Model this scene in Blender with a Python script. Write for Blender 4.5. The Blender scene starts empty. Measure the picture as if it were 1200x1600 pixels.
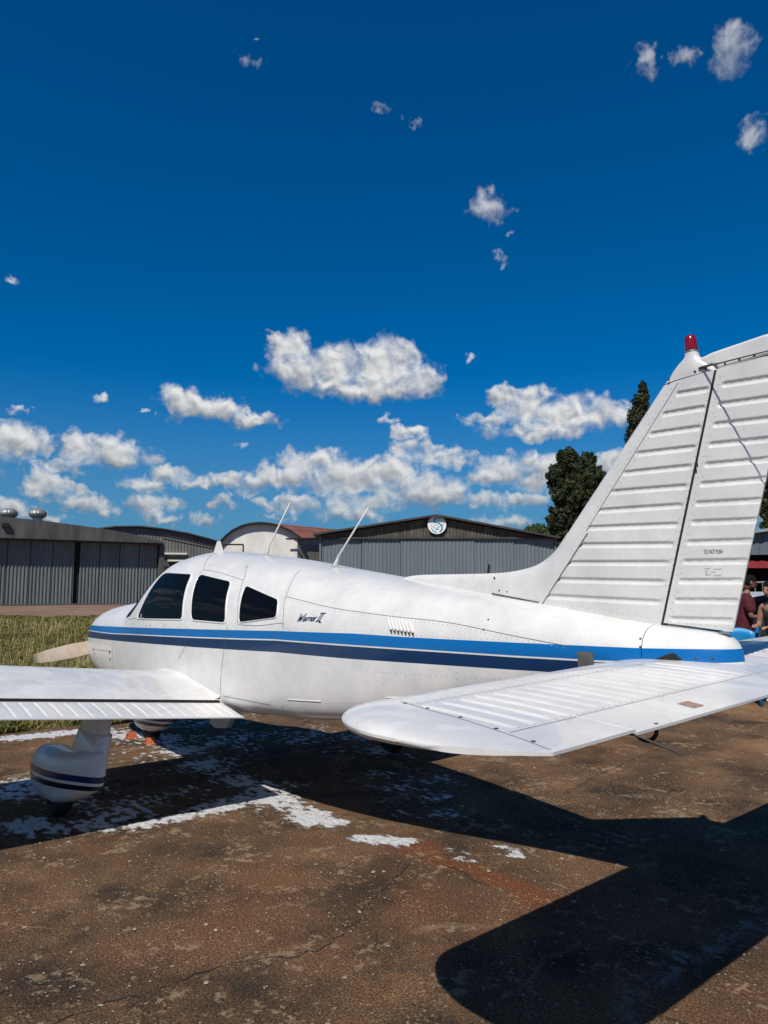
import bpy, bmesh, math, random, bisect
import numpy as np
from mathutils import Vector, Matrix, noise

SC = bpy.context.scene
COL = SC.collection
random.seed(7); np.random.seed(7)
RAD = math.radians

# ------------------------------------------------------------------ camera
CAM = Vector((8.239, -3.217, 1.546)); YAW = RAD(49.566); PITCH = RAD(5.898)
cd = bpy.data.cameras.new('camera'); cam = bpy.data.objects.new('camera', cd); COL.objects.link(cam)
cam.location = CAM; cam.rotation_euler = (math.pi/2+PITCH, 0, YAW)
cd.sensor_fit = 'VERTICAL'; cd.sensor_height = 36; cd.lens = 25.969; cd.clip_start = .05; cd.clip_end = 6000
SC.camera = cam
HEAD = Vector((-math.sin(YAW), math.cos(YAW), 0)); SIDE = Vector((math.cos(YAW), math.sin(YAW), 0))
def P(lat, dist, z=0.):                      # a place seen from the photographer's spot, in metres: to the side, ahead, up
    v = CAM + SIDE*lat + HEAD*dist
    return Vector((v.x, v.y, z))

# ------------------------------------------------------------------ sun and sky
SUN = Vector((.37, -.70, 1.0)).normalized()
sl = bpy.data.lights.new('sun', 'SUN'); sl.energy = 4.75; sl.angle = RAD(.53); sl.color = (1, .95, .87)
so = bpy.data.objects.new('sun', sl); COL.objects.link(so)
so.rotation_euler = (-SUN).to_track_quat('-Z', 'Y').to_euler(); so.location = (0, 0, 40)
w = bpy.data.worlds.new('World'); SC.world = w; w.use_nodes = True
SKY_STRENGTH = .08
CLOUDS = [(-7.4,18.2,1.83,1.25,1),(-6.6,16.6,2.52,1.26,1),(-4.1,16.9,3.01,1.70,1),(-0.0,17.1,3.02,1.95,1),(2.5,15.8,2.44,1.27,1),
(-1.0,15.4,4.65,0.98,1),(-8.6,18.9,0.67,0.57,0.7),(-15.6,13.8,1.71,1.14,1),(-13.2,13.4,2.49,0.96,1),(-10.0,12.9,2.23,0.58,1),
(9.5,14.6,1.55,0.82,1),(11.5,13.5,2.22,1.35,1),(13.9,13.1,2.97,1.34,1),(16.7,13.1,1.98,1.13,1),(8.0,12.9,2.34,0.63,0.7),
(12.4,12.0,4.10,0.72,0.9),(18.3,12.4,0.94,0.84,0.8),(0.4,13.1,0.99,0.49,0.7),(1.6,12.2,1.18,0.59,0.75),(4.0,10.2,2.57,0.84,0.9),
(2.5,10.8,1.78,0.89,0.85),(5.8,9.7,1.18,0.44,0.8),(-8.0,8.5,2.06,0.98,1),(-5.5,9.7,2.56,1.18,1),(-3.0,8.6,3.57,1.39,1),
(0.3,9.1,2.78,1.19,1),(3.0,7.6,3.67,1.39,1),(-2.0,6.6,3.08,0.99,0.9),(5.2,7.1,2.08,0.79,0.9),(9.5,9.0,2.54,1.22,1),
(12.0,8.9,2.52,1.26,1),(8.0,8.5,1.57,0.74,0.9),(9.9,6.5,3.03,0.68,0.9),(7.5,6.9,1.58,0.54,0.9),(-27.1,10.3,2.12,1.32,1),
(-26.0,10.0,1.34,0.80,1),(-21.6,10.0,2.40,1.20,1),(-19.8,9.6,2.43,0.93,1),(-23.7,8.8,1.91,0.73,0.9),(-26.7,12.4,1.33,0.35,0.45),
(-25.1,7.4,1.62,0.90,1),(-23.1,7.0,1.19,0.46,0.8),(-25.9,6.6,1.07,0.31,0.8),(-22.3,6.2,2.21,0.64,1),(-20.8,5.8,1.49,0.56,0.9),
(-18.2,7.6,1.70,0.57,0.9),(-17.4,6.2,2.18,0.85,1),(-15.7,6.1,1.24,0.48,0.9),(-14.7,8.1,1.54,0.48,0.8),(-16.2,8.5,2.00,0.67,0.85),
(-12.6,8.2,2.03,0.48,0.8),(-10.3,7.9,2.05,0.73,0.9),(-13.7,8.0,0.68,0.43,0.9),(-12.2,6.6,0.97,0.53,1),(-16.7,5.1,1.52,0.43,0.85),
(-14.1,5.1,1.30,0.43,0.85),(-26.8,5.4,1.51,0.67,1),(-24.1,5.0,1.22,0.36,0.85),(-8.9,6.5,1.57,0.54,0.8),(-6.7,6.4,1.87,0.89,0.85),
(-8.4,5.5,1.67,0.39,0.7),(-21.4,13.7,0.83,0.41,0.55),(-11.2,10.9,0.97,0.39,0.5),(-17.9,13.1,0.38,0.23,0.5),(8.5,28.1,1.55,1.00,0.85),
(7.2,28.6,0.91,0.36,0.45),(10.0,26.1,0.51,0.37,0.5),(9.6,24.4,0.93,0.65,0.55),(20.8,35.4,0.97,1.06,0.8),(23.4,35.1,0.92,0.64,0.75),
(26.7,34.8,1.64,1.33,0.85),(28.0,29.7,1.21,0.89,0.85),(-0.0,34.4,1.05,0.35,0.42),(2.4,33.6,1.14,0.35,0.45),(-11.2,36.9,0.75,0.67,0.45),
(-10.4,38.2,0.50,0.21,0.42),(-28.0,21.0,1.02,0.38,0.5),(6.3,17.5,0.58,0.34,0.4),(17.1,9.3,1.42,0.76,0.9),(8.9,5.1,2.35,0.49,0.85),
(-2.5,5.7,3.07,0.69,0.85),(21.5,8.7,2.77,1.39,0.9),(24.4,5.4,3.62,0.91,0.9),(15.1,7.1,2.88,0.96,0.8),(-30.1,8.6,2.58,1.29,1),
(-31.8,5.4,2.11,0.85,1),(30.3,12.0,2.57,1.28,1)]
def build_world():
    nt = w.node_tree; N = nt.nodes; L = nt.links; N.clear()
    def nd(t, **kw):
        n = N.new(t)
        for k, v in kw.items(): setattr(n, k, v)
        return n
    def val(s, v):
        if isinstance(v, bpy.types.NodeSocket): L.new(v, s)
        else: s.default_value = v
    def m(op, a, b=0., c=0.):
        n = nd('ShaderNodeMath', operation=op); val(n.inputs[0], a); val(n.inputs[1], b); val(n.inputs[2], c); return n.outputs[0]
    def vm(op, a, b=None, c=None):
        n = nd('ShaderNodeVectorMath', operation=op); val(n.inputs[0], a)
        if b is not None: val(n.inputs[1], b)
        if c is not None: val(n.inputs[2], c)
        return n.outputs['Value'] if op in ('DOT_PRODUCT', 'LENGTH') else n.outputs[0]
    def mapr(x, a, b, c=0., d=1., t='SMOOTHSTEP'):
        n = nd('ShaderNodeMapRange', interpolation_type=t)
        for i, v in enumerate((x, a, b, c, d)): val(n.inputs[i], v)
        return n.outputs[0]
    sky = nd('ShaderNodeTexSky', sky_type='NISHITA', sun_disc=False)
    sky.sun_elevation = math.asin(SUN.z); sky.sun_rotation = math.atan2(SUN.x, SUN.y)
    sky.altitude = 750; sky.air_density = 1.0; sky.dust_density = .1; sky.ozone_density = 4.5
    hs = nd('ShaderNodeHueSaturation'); hs.inputs['Saturation'].default_value = 1.15; hs.inputs['Hue'].default_value = .492
    L.new(sky.outputs[0], hs.inputs['Color'])
    tint = nd('ShaderNodeMix', data_type='RGBA', blend_type='MULTIPLY'); tint.inputs[0].default_value = 1
    L.new(hs.outputs[0], tint.inputs[6]); tint.inputs[7].default_value = (.0, .665, 1.05, 1)
    tc = nd('ShaderNodeTexCoord')
    D = tc.outputs['Generated']
    lx = vm('DOT_PRODUCT', D, tuple(SIDE)); ly = vm('DOT_PRODUCT', D, tuple(HEAD))
    sp = nd('ShaderNodeSeparateXYZ'); L.new(D, sp.inputs[0])
    deg = 180/math.pi
    az = m('MULTIPLY', m('ARCTAN2', lx, ly), deg); el = m('MULTIPLY', m('ARCSINE', sp.outputs[2]), deg)
    wr = nd('ShaderNodeMath', operation='WRAP'); L.new(az, wr.inputs[0]); wr.inputs[1].default_value = 36; wr.inputs[2].default_value = -36
    def comb(a, b, c=0.):
        n = nd('ShaderNodeCombineXYZ'); val(n.inputs[0], a); val(n.inputs[1], b); val(n.inputs[2], c); return n.outputs[0]
    A = comb(az, el); Q0 = comb(wr.outputs[0], el)
    def noise_tex(vec, scale, detail, rough, dist=0., dims='2D'):
        n = nd('ShaderNodeTexNoise', noise_dimensions=dims); L.new(vec, n.inputs['Vector'])
        n.inputs['Scale'].default_value = scale; n.inputs['Detail'].default_value = detail
        n.inputs['Roughness'].default_value = rough; n.inputs['Distortion'].default_value = dist
        return n
    n1 = noise_tex(A, .55, 3, .55)
    warp = vm('MULTIPLY', vm('SUBTRACT', n1.outputs['Color'], (.5, .5, .5)), (2.6, 1.5, 0))
    n1b = noise_tex(A, 1.5, 3, .5)
    warp2 = vm('MULTIPLY', vm('SUBTRACT', n1b.outputs['Color'], (.5, .5, .5)), (1.1, .8, 0))
    Q = vm('ADD', vm('ADD', Q0, warp), warp2)
    f1 = None; f2 = None
    for (u, v, rx, ry, wt) in CLOUDS:
        ix, iy = 1/(rx*1.12), 1/(ry*1.18)
        q = vm('MULTIPLY_ADD', Q, (ix, iy, 0), (-u*ix, -v*iy, math.sqrt(max(0, 1-(wt if wt > .6 else wt-.10)))))
        d1 = vm('DOT_PRODUCT', q, q)
        f1 = d1 if f1 is None else m('MINIMUM', f1, d1)
        q2 = vm('MULTIPLY_ADD', Q, (ix, iy, 0), (-u*ix, -v*iy-(.62 if wt > .6 else .2), 0))
        d2 = vm('DOT_PRODUCT', q2, q2)
        f2 = d2 if f2 is None else m('MINIMUM', f2, d2)
    det = noise_tex(A, .62, 8, .50, .35)
    dd = m('SUBTRACT', det.outputs[0], .5)
    field = m('ADD', m('SUBTRACT', 1., f1), m('MULTIPLY', dd, 2.0))
    alpha = mapr(field, -.2, 1.08)
    off = vm('ADD', A, (.18, .42, 0))
    det2 = noise_tex(off, .62, 6, .47, .35)
    rel = m('SUBTRACT', det.outputs[0], det2.outputs[0])
    lit = m('ADD', m('MULTIPLY', m('SUBTRACT', .95, f2), .55), m('MULTIPLY', rel, 1.7))
    core = mapr(field, .3, 1.5)
    lit = m('SUBTRACT', lit, m('MULTIPLY', core, .16))
    lit = mapr(lit, -.75, .55, 0, 1, 'LINEAR')
    cr = nd('ShaderNodeValToRGB'); L.new(lit, cr.inputs[0])
    e = cr.color_ramp.elements
    e[0].position = 0; e[0].color = (.20, .235, .275, 1); e[1].position = 1; e[1].color = (.80, .80, .79, 1)
    k = e.new(.5); k.color = (.42, .44, .46, 1)
    low = mapr(el, 2, 13, .80, 1.)                 # clouds near the horizon are seen through more air
    cc = nd('ShaderNodeMix', data_type='RGBA', blend_type='MULTIPLY'); cc.inputs[0].default_value = 1
    L.new(cr.outputs[0], cc.inputs[6]); sc_ = comb(low, low, low); L.new(sc_, cc.inputs[7])
    up = mapr(el, 18, 32, 1., .55)
    alpha = m('MULTIPLY', alpha, up)
    lowa = mapr(el, .5, 12, .72, .97)
    alpha = m('MULTIPLY', alpha, lowa)
    hz = nd('ShaderNodeMix', data_type='RGBA'); L.new(mapr(el, 17, -1, 0, .86), hz.inputs[0]); L.new(tint.outputs[2], hz.inputs[6]); hz.inputs[7].default_value = (.125/SKY_STRENGTH, .245/SKY_STRENGTH, .375/SKY_STRENGTH, 1)
    bs = nd('ShaderNodeVectorMath', operation='SCALE'); L.new(hz.outputs[2], bs.inputs[0]); bs.inputs[3].default_value = SKY_STRENGTH
    mx = nd('ShaderNodeMix', data_type='RGBA'); L.new(alpha, mx.inputs[0]); L.new(bs.outputs[0], mx.inputs[6]); L.new(cc.outputs[2], mx.inputs[7])
    cv = nd('ShaderNodeVectorMath', operation='SCALE'); L.new(mx.outputs[2], cv.inputs[0]); cv.inputs[3].default_value = 1/SKY_STRENGTH
    bg = nd('ShaderNodeBackground'); L.new(cv.outputs[0], bg.inputs[0]); bg.inputs[1].default_value = SKY_STRENGTH
    out = nd('ShaderNodeOutputWorld'); L.new(bg.outputs[0], out.inputs[0])
build_world()
vs = SC.view_settings; vs.view_transform = 'Standard'; vs.look = 'None'; vs.exposure = 0; vs.gamma = 1; vs.use_curve_mapping = False
SC.cycles.max_bounces = 6

# ------------------------------------------------------------------ materials
def mat(name, color, rough=.6, metal=0., coat=0., spec=.5, var=0., vscale=3., bump=0., bscale=40., dark=None, stretch=(1, 1, 1), coords='Object'):
    m = bpy.data.materials.new(name); m.use_nodes = True
    nt = m.node_tree; b = nt.nodes['Principled BSDF']
    b.inputs['Base Color'].default_value = (*color, 1); b.inputs['Roughness'].default_value = rough
    b.inputs['Metallic'].default_value = metal; b.inputs['Coat Weight'].default_value = coat; b.inputs['Coat Roughness'].default_value = .06
    b.inputs['Specular IOR Level'].default_value = spec
    tc = nt.nodes.new('ShaderNodeTexCoord'); mp = nt.nodes.new('ShaderNodeMapping'); mp.inputs['Scale'].default_value = stretch
    nt.links.new(tc.outputs[coords], mp.inputs[0])
    if var:
        n = nt.nodes.new('ShaderNodeTexNoise'); n.inputs['Scale'].default_value = vscale; n.inputs['Detail'].default_value = 8; n.inputs['Roughness'].default_value = .65
        nt.links.new(mp.outputs[0], n.inputs['Vector'])
        r = nt.nodes.new('ShaderNodeValToRGB'); r.color_ramp.elements[0].position = .32; r.color_ramp.elements[1].position = .68
        d = dark or tuple(c*(1-var) for c in color)
        r.color_ramp.elements[0].color = (*d, 1); r.color_ramp.elements[1].color = (*color, 1)
        nt.links.new(n.outputs[0], r.inputs[0]); nt.links.new(r.outputs[0], b.inputs['Base Color'])
    if bump:
        n = nt.nodes.new('ShaderNodeTexNoise'); n.inputs['Scale'].default_value = bscale; n.inputs['Detail'].default_value = 4
        nt.links.new(mp.outputs[0], n.inputs['Vector'])
        bp = nt.nodes.new('ShaderNodeBump'); bp.inputs['Strength'].default_value = bump; bp.inputs['Distance'].default_value = .02
        nt.links.new(n.outputs[0], bp.inputs['Height']); nt.links.new(bp.outputs[0], b.inputs['Normal'])
    return m
def paint_dirt(m, amount=.5):                # washed-out streaks and faint waviness of old white paint
    nt = m.node_tree; b = nt.nodes['Principled BSDF']; N = nt.nodes; L = nt.links
    tc = N.new('ShaderNodeTexCoord')
    mp = N.new('ShaderNodeMapping'); mp.inputs['Scale'].default_value = (1.6, 1.6, 1.6); L.new(tc.outputs['Object'], mp.inputs[0])
    n = N.new('ShaderNodeTexNoise'); n.inputs['Scale'].default_value = 2.2; n.inputs['Detail'].default_value = 10; n.inputs['Roughness'].default_value = .72
    L.new(mp.outputs[0], n.inputs['Vector'])
    r = N.new('ShaderNodeValToRGB'); r.color_ramp.elements[0].position = .30; r.color_ramp.elements[1].position = .62
    c = .685; k = 1-.40*amount
    r.color_ramp.elements[0].color = (c*k*.99, c*k*.98, c*k*.95, 1); r.color_ramp.elements[1].color = (c*1.015, c*.985, c*.935, 1)
    L.new(n.outputs[0], r.inputs[0])
    n3 = N.new('ShaderNodeTexNoise'); n3.inputs['Scale'].default_value = 95; n3.inputs['Detail'].default_value = 3
    L.new(tc.outputs['Object'], n3.inputs['Vector'])
    r3 = N.new('ShaderNodeValToRGB'); r3.color_ramp.elements[0].position = .27; r3.color_ramp.elements[1].position = .36
    r3.color_ramp.elements[0].color = (.80, .80, .80, 1); r3.color_ramp.elements[1].color = (1, 1, 1, 1); L.new(n3.outputs[0], r3.inputs[0])
    mu = N.new('ShaderNodeMix'); mu.data_type = 'RGBA'; mu.blend_type = 'MULTIPLY'; mu.inputs[0].default_value = amount
    L.new(r.outputs[0], mu.inputs[6]); L.new(r3.outputs[0], mu.inputs[7])
    n2 = N.new('ShaderNodeTexNoise'); n2.inputs['Scale'].default_value = 3.2; n2.inputs['Detail'].default_value = 2; L.new(tc.outputs['Object'], n2.inputs['Vector'])
    bp = N.new('ShaderNodeBump'); bp.inputs['Strength'].default_value = .2; bp.inputs['Distance'].default_value = .03
    L.new(n2.outputs[0], bp.inputs['Height']); L.new(bp.outputs[0], b.inputs['Normal'])
    rr = N.new('ShaderNodeMapRange'); rr.inputs[3].default_value = .42; rr.inputs[4].default_value = .24; L.new(n.outputs[0], rr.inputs[0]); L.new(rr.outputs[0], b.inputs['Roughness'])
    L.new(mu.outputs[2], b.inputs['Base Color'])
    return mu.outputs[2]
def worn_coat(m):                             # clear coat flaked off in patches with their own outlines
    nt = m.node_tree; N = nt.nodes; L = nt.links; b = N['Principled BSDF']; tc = N.new('ShaderNodeTexCoord')
    n = N.new('ShaderNodeTexNoise'); n.inputs['Scale'].default_value = 2.6; n.inputs['Detail'].default_value = 5; n.inputs['Distortion'].default_value = .8; L.new(tc.outputs['Object'], n.inputs['Vector'])
    r = N.new('ShaderNodeValToRGB'); r.color_ramp.elements[0].position = .49; r.color_ramp.elements[1].position = .51; r.color_ramp.elements[0].color = (.1, .1, .1, 1); r.color_ramp.elements[1].color = (.5, .5, .5, 1); L.new(n.outputs[0], r.inputs[0]); L.new(r.outputs[0], b.inputs['Coat Weight'])
M = {}
M['white'] = mat('white_paint', (.80, .80, .79), .3, coat=.35); paint_dirt(M['white'])
M['white_plain'] = mat('white_gloss', (.69, .67, .635), .3, coat=.3)
M['worn'] = mat('worn_white_paint', (.80, .80, .79), .3, coat=.6); paint_dirt(M['worn']); worn_coat(M['worn'])
M['glass'] = mat('tinted_glass', (.003, .004, .006), .03, spec=.16)
M['glass'].node_tree.nodes['Principled BSDF'].inputs['IOR'].default_value = 1.22
M['black'] = mat('black_rubber', (.012, .012, .012), .7, bump=.2, bscale=60)
M['dark'] = mat('dark_gap', (.01, .01, .011), .8)
M['seam'] = mat('seam_grime', (.16, .16, .16), .7)
M['screw'] = mat('screw_steel', (.07, .068, .065), .5, metal=.6)
M['red'] = mat('beacon_red', (.22, .004, .006), .12, coat=.6)
M['steel'] = mat('bare_metal', (.45, .44, .42), .4, metal=.9)
M['wire'] = mat('wire_black', (.02, .02, .02), .5)
M['prop'] = mat('prop_grey', (.52, .45, .37), .5, var=.45, vscale=9, dark=(.44, .31, .21))
M['rivet'] = mat('rivet_heads', (.30, .295, .285), .5)
M['navy'] = mat('navy_print', (.004, .025, .07), .35, coat=.3)
M['ink'] = mat('ink_black', (.015, .015, .02), .6)
M['orange'] = mat('orange_paint', (.55, .13, .05), .6, var=.4, vscale=20)

# ------------------------------------------------------------------ helpers
def tag(o, label=None, cat=None, group=None, kind=None):
    if label: o['label'] = label
    if cat: o['category'] = cat
    if group: o['group'] = group
    if kind: o['kind'] = kind
    return o
def obj(name, verts, faces, m=None, parent=None, smooth=False, mats=None, fm=None):
    me = bpy.data.meshes.new(name); me.from_pydata([tuple(v) for v in verts], [], faces)
    for x in (mats or ([m] if m else [])): me.materials.append(x)
    if fm is not None: me.polygons.foreach_set('material_index', fm)
    if smooth: me.polygons.foreach_set('use_smooth', [True]*len(me.polygons))
    me.update()
    o = bpy.data.objects.new(name, me); COL.objects.link(o)
    if parent: o.parent = parent
    return o
def fast(name, V, F, m, parent=None, smooth=False):           # numpy arrays, all faces with the same number of corners
    me = bpy.data.meshes.new(name); V = np.asarray(V, np.float32); F = np.asarray(F, np.int32); k = F.shape[1]
    me.vertices.add(len(V)); me.vertices.foreach_set('co', V.ravel())
    me.loops.add(F.size); me.loops.foreach_set('vertex_index', F.ravel())
    me.polygons.add(len(F)); me.polygons.foreach_set('loop_start', np.arange(0, F.size, k, dtype=np.int32))
    me.polygons.foreach_set('loop_total', np.full(len(F), k, np.int32))
    if smooth: me.polygons.foreach_set('use_smooth', np.ones(len(F), bool))
    me.update(calc_edges=True); me.validate(); me.materials.append(m)
    o = bpy.data.objects.new(name, me); COL.objects.link(o)
    if parent: o.parent = parent
    return o
def empty(name, loc=(0, 0, 0)):
    o = bpy.data.objects.new(name, None); COL.objects.link(o); o.location = loc; o.empty_display_size = .2; return o
class MB:
    def __init__(s): s.v = []; s.f = []
    def add(s, v, f):
        b = len(s.v); s.v += [Vector(p) for p in v]; s.f += [tuple(i+b for i in q) for q in f]; return s
    def box(s, c, d, ax=None):
        ax = ax or (Vector((1, 0, 0)), Vector((0, 1, 0)), Vector((0, 0, 1))); c = Vector(c)
        v = [c+ax[0]*(d[0]/2*i)+ax[1]*(d[1]/2*j)+ax[2]*(d[2]/2*k) for i in (-1, 1) for j in (-1, 1) for k in (-1, 1)]
        return s.add(v, [(0, 1, 3, 2), (4, 6, 7, 5), (0, 4, 5, 1), (2, 3, 7, 6), (0, 2, 6, 4), (1, 5, 7, 3)])
    def tube(s, pts, r, n=8, cap=True):
        pts = [Vector(p) for p in pts]; rs = r if isinstance(r, (list, tuple)) else [r]*len(pts); V = []; prev = None
        for i, p in enumerate(pts):
            t = (pts[min(i+1, len(pts)-1)]-pts[max(i-1, 0)]).normalized()
            a = prev or (Vector((0, 0, 1)) if abs(t.z) < .9 else Vector((1, 0, 0)))
            u = t.cross(a).normalized(); b = u.cross(t).normalized(); prev = b
            V += [p+(u*math.cos(k*2*math.pi/n)+b*math.sin(k*2*math.pi/n))*rs[i] for k in range(n)]
        F = [(i*n+k, i*n+(k+1) % n, (i+1)*n+(k+1) % n, (i+1)*n+k) for i in range(len(pts)-1) for k in range(n)]
        if cap: F += [tuple(range(n-1, -1, -1)), tuple((len(pts)-1)*n+k for k in range(n))]
        return s.add(V, F)
    def grid(s, rows, closed=False):
        n = len(rows[0]); V = [p for r in rows for p in r]
        F = [(i*n+k, i*n+(k+1) % n, (i+1)*n+(k+1) % n, (i+1)*n+k) for i in range(len(rows)-1) for k in range(n if closed else n-1)]
        return s.add(V, F)
    def prism(s, poly, d):                   # polygon of points, pushed along d
        n = len(poly); d = Vector(d); V = [Vector(p) for p in poly]+[Vector(p)+d for p in poly]
        return s.add(V, [tuple(range(n-1, -1, -1)), tuple(range(n, 2*n))]+[(i, (i+1) % n, n+(i+1) % n, n+i) for i in range(n)])
    def mirror(s):
        b = len(s.v); s.v += [Vector((p.x, -p.y, p.z)) for p in s.v[:b]]; s.f += [tuple(i+b for i in reversed(q)) for q in s.f[:]]; return s
    def build(s, name, m, parent=None, smooth=False): return obj(name, s.v, s.f, m, parent, smooth)
def smooth_by_angle(o, deg=35):
    me = o.data; me.polygons.foreach_set('use_smooth', [True]*len(me.polygons))
    bm = bmesh.new(); bm.from_mesh(me)
    for e in bm.edges:
        if len(e.link_faces) == 2 and e.calc_face_angle(0) > RAD(deg): e.smooth = False
    bm.to_mesh(me); bm.free(); return o
def lerp(a, b, t): return a+(b-a)*t
def interp(pts, x):
    if x <= pts[0][0]: return pts[0][1]
    for (a, b), (c, d) in zip(pts, pts[1:]):
        if x <= c: return b+(d-b)*(x-a)/(c-a)
    return pts[-1][1]
def spline(pts, n=8):                        # Catmull-Rom through points of any dimension
    pts = [Vector(p) for p in pts]; out = []
    for i in range(len(pts)-1):
        p0, p1, p2, p3 = pts[max(i-1, 0)], pts[i], pts[i+1], pts[min(i+2, len(pts)-1)]
        for k in range(n):
            t = k/n; out.append(.5*((2*p1)+(p2-p0)*t+(2*p0-5*p1+4*p2-p3)*t*t+(3*p1-p0-3*p2+p3)*t**3))
    return out+[pts[-1]]

# ================================================================== THE AIRCRAFT (built in its own axes: x aft, y to its right, z up)
ROOT = empty('light_aircraft')
ATT = Matrix(((.998, -.0017, -.0606), (0., .9996, -.0280), (.0606, .0279, .9978))).to_quaternion().to_matrix().to_4x4()
PIV = Vector((2.5, 0, .9))
ROOT.matrix_world = Matrix.Translation(PIV-(ATT.to_3x3() @ PIV)) @ ATT
tag(ROOT, 'white low-wing propeller aircraft with two blue stripes parked on the tarmac', 'aircraft')
INV = ROOT.matrix_world.inverted()
def body(p): return INV @ Vector(p)
# ---- fuselage lines
FS=[# x, bottom, widest level, top, half width, three squareness exponents
(0.00,.93,1.12,1.29,.30,2.6,2.6,2.4),
(0.02,.88,1.12,1.36,.37,2.6,2.6,2.5),
(0.08,.83,1.12,1.425,.425,2.7,2.7,2.7),
(0.25,.77,1.11,1.475,.465,2.9,2.8,3.0),
(0.50,.72,1.10,1.500,.497,3.0,2.8,3.4),
(0.90,.665,1.08,1.515,.530,3.0,2.8,4.0),
(1.30,.63,1.07,1.530,.550,2.9,2.8,4.6),
(1.48,.615,1.06,1.610,.557,3.0,2.7,5.0),
(1.75,.60,1.06,1.775,.562,3.2,2.6,5.2),
(2.00,.592,1.06,1.862,.566,3.1,2.5,5.4),
(2.30,.588,1.06,1.880,.57,3.0,2.4,5.5),
(2.90,.590,1.05,1.812,.57,2.9,2.4,5.8),
(3.50,.596,1.05,1.713,.56,2.8,2.3,6.5),
(4.00,.595,1.05,1.615,.535,2.6,2.3,6.5),
(4.50,.605,1.05,1.520,.485,2.4,2.2,6.0),
(5.00,.655,1.04,1.425,.408,2.2,2.2,5.0),
(5.50,.735,1.03,1.330,.32,2.2,2.2,4.0),
(5.83,.785,1.02,1.268,.262,2.2,2.2,3.4),
(6.46,.862,1.00,1.142,.165,2.2,2.3,2.8),
(6.68,.882,.992,1.108,.124,2.3,2.4,2.8),
(6.74,.884,.990,1.096,.101,2.4,2.4,2.8),
(6.78,.887,.988,1.080,.076,2.4,2.4,2.8),
(6.805,.892,.985,1.057,.048,2.4,2.4,2.7),
(6.82,.905,.98,1.03,.020,2.4,2.4,2.6)]
def _tan(k,i):
    def d(j): return (FS[j+1][k]-FS[j][k])/(FS[j+1][0]-FS[j][0])
    if i==0: return d(0)
    if i==len(FS)-1: return d(len(FS)-2)
    a,b=d(i-1),d(i)
    if a*b<=0: return 0.
    h0=FS[i][0]-FS[i-1][0]; h1=FS[i+1][0]-FS[i][0]
    return 3*(h0+h1)/((2*h1+h0)/a+(h1+2*h0)/b)
_T=[[_tan(k,i) for k in range(8)] for i in range(len(FS))]
_XS=[s[0] for s in FS]
def section(x):
    x=min(max(x,_XS[0]),_XS[-1]); i=min(max(bisect.bisect_right(_XS,x)-1,0),len(FS)-2)
    h=_XS[i+1]-_XS[i]; t=(x-_XS[i])/h
    a=2*t**3-3*t*t+1; b=(t**3-2*t*t+t)*h; c=-2*t**3+3*t*t; d=(t**3-t*t)*h
    return [a*FS[i][k]+b*_T[i][k]+c*FS[i+1][k]+d*_T[i+1][k] for k in range(8)]
def half_width(x,z):
    _,zb,zm,zt,w,pu,qu,pl=section(x)
    if z>=zm:
        s=(z-zm)/(zt-zm); return 0. if s>=1 else w*(1-s**pu)**(1/qu)
    s=(zm-z)/(zm-zb); return 0. if s>=1 else w*(1-s**pl)**(1/pl)

def side_point(x, z, off=0., sgn=-1):
    y = half_width(x, z); e = .004
    dz = (half_width(x, z+e)-half_width(x, z-e))/(2*e); dx = (half_width(x+e, z)-half_width(x-e, z))/(2*e)
    n = Vector((-dx, 1, -dz)).normalized(); p = Vector((x, y, z))+n*off
    return Vector((p.x, p.y*sgn, p.z))
def ring_point(x, phi, off=0.):              # phi -90 belly .. 0 widest .. 90 roof, on the left side
    _, zb, zm, zt, wd, pu, qu, pl = section(x); s, c = abs(math.sin(phi)), max(0., math.cos(phi))
    if phi >= 0: return Vector((x, -wd*c**(2/qu), zm+(zt-zm)*s**(2/pu)))
    return Vector((x, -wd*c**(2/pl), zm-(zm-zb)*s**(2/pl)))
def phi_of(x, z):
    _, zb, zm, zt, wd, pu, qu, pl = section(x)
    return math.asin(min(1, max(0, (z-zm)/(zt-zm))**(pu/2))) if z >= zm else -math.asin(min(1, ((zm-z)/(zm-zb))**(pl/2)))
def ring_off(x, phi, off):
    p = ring_point(x, phi); a = ring_point(x, phi+.02)-ring_point(x, phi-.02); b = ring_point(x+.01, phi)-ring_point(x-.01, phi)
    n = a.cross(b); n = n.normalized() if n.length > 1e-9 else Vector((0, 0, 1))
    if n.y > 0 or (abs(n.y) < 1e-6 and n.z < 0): n = -n
    return p+n*off
NPHI = 30
def shell(xs):
    rows = []
    for x in xs:
        half = [ring_point(x, RAD(-90+180*k/(2*NPHI))) for k in range(2*NPHI+1)]
        rows.append(half+[Vector((p.x, -p.y, p.z)) for p in reversed(half[1:-1])])
    return rows
STR_TOP = [(0, 1.316), (.1, 1.312), (1.5, 1.267), (2.85, 1.225), (4, 1.188), (4.72, 1.155), (5.15, 1.122), (5.8, 1.081), (6.44, 1.045), (6.72, 1.036), (6.9, 1.025)]
STR_MID = [(0, 1.262), (.1, 1.258), (.52, 1.239), (1.08, 1.214), (1.53, 1.203), (2.85, 1.161), (4, 1.129), (4.72, 1.083), (5.15, 1.055), (5.8, 1.012), (6.26, .987), (6.44, .980), (6.9, .970)]
STR_BOT = [(0, 1.19), (.1, 1.187), (1.53, 1.134), (2.85, 1.087), (4, 1.049), (4.72, 1.004), (5.15, .981), (5.8, .945), (6.185, .926), (6.19, .98), (6.9, .970)]
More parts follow.
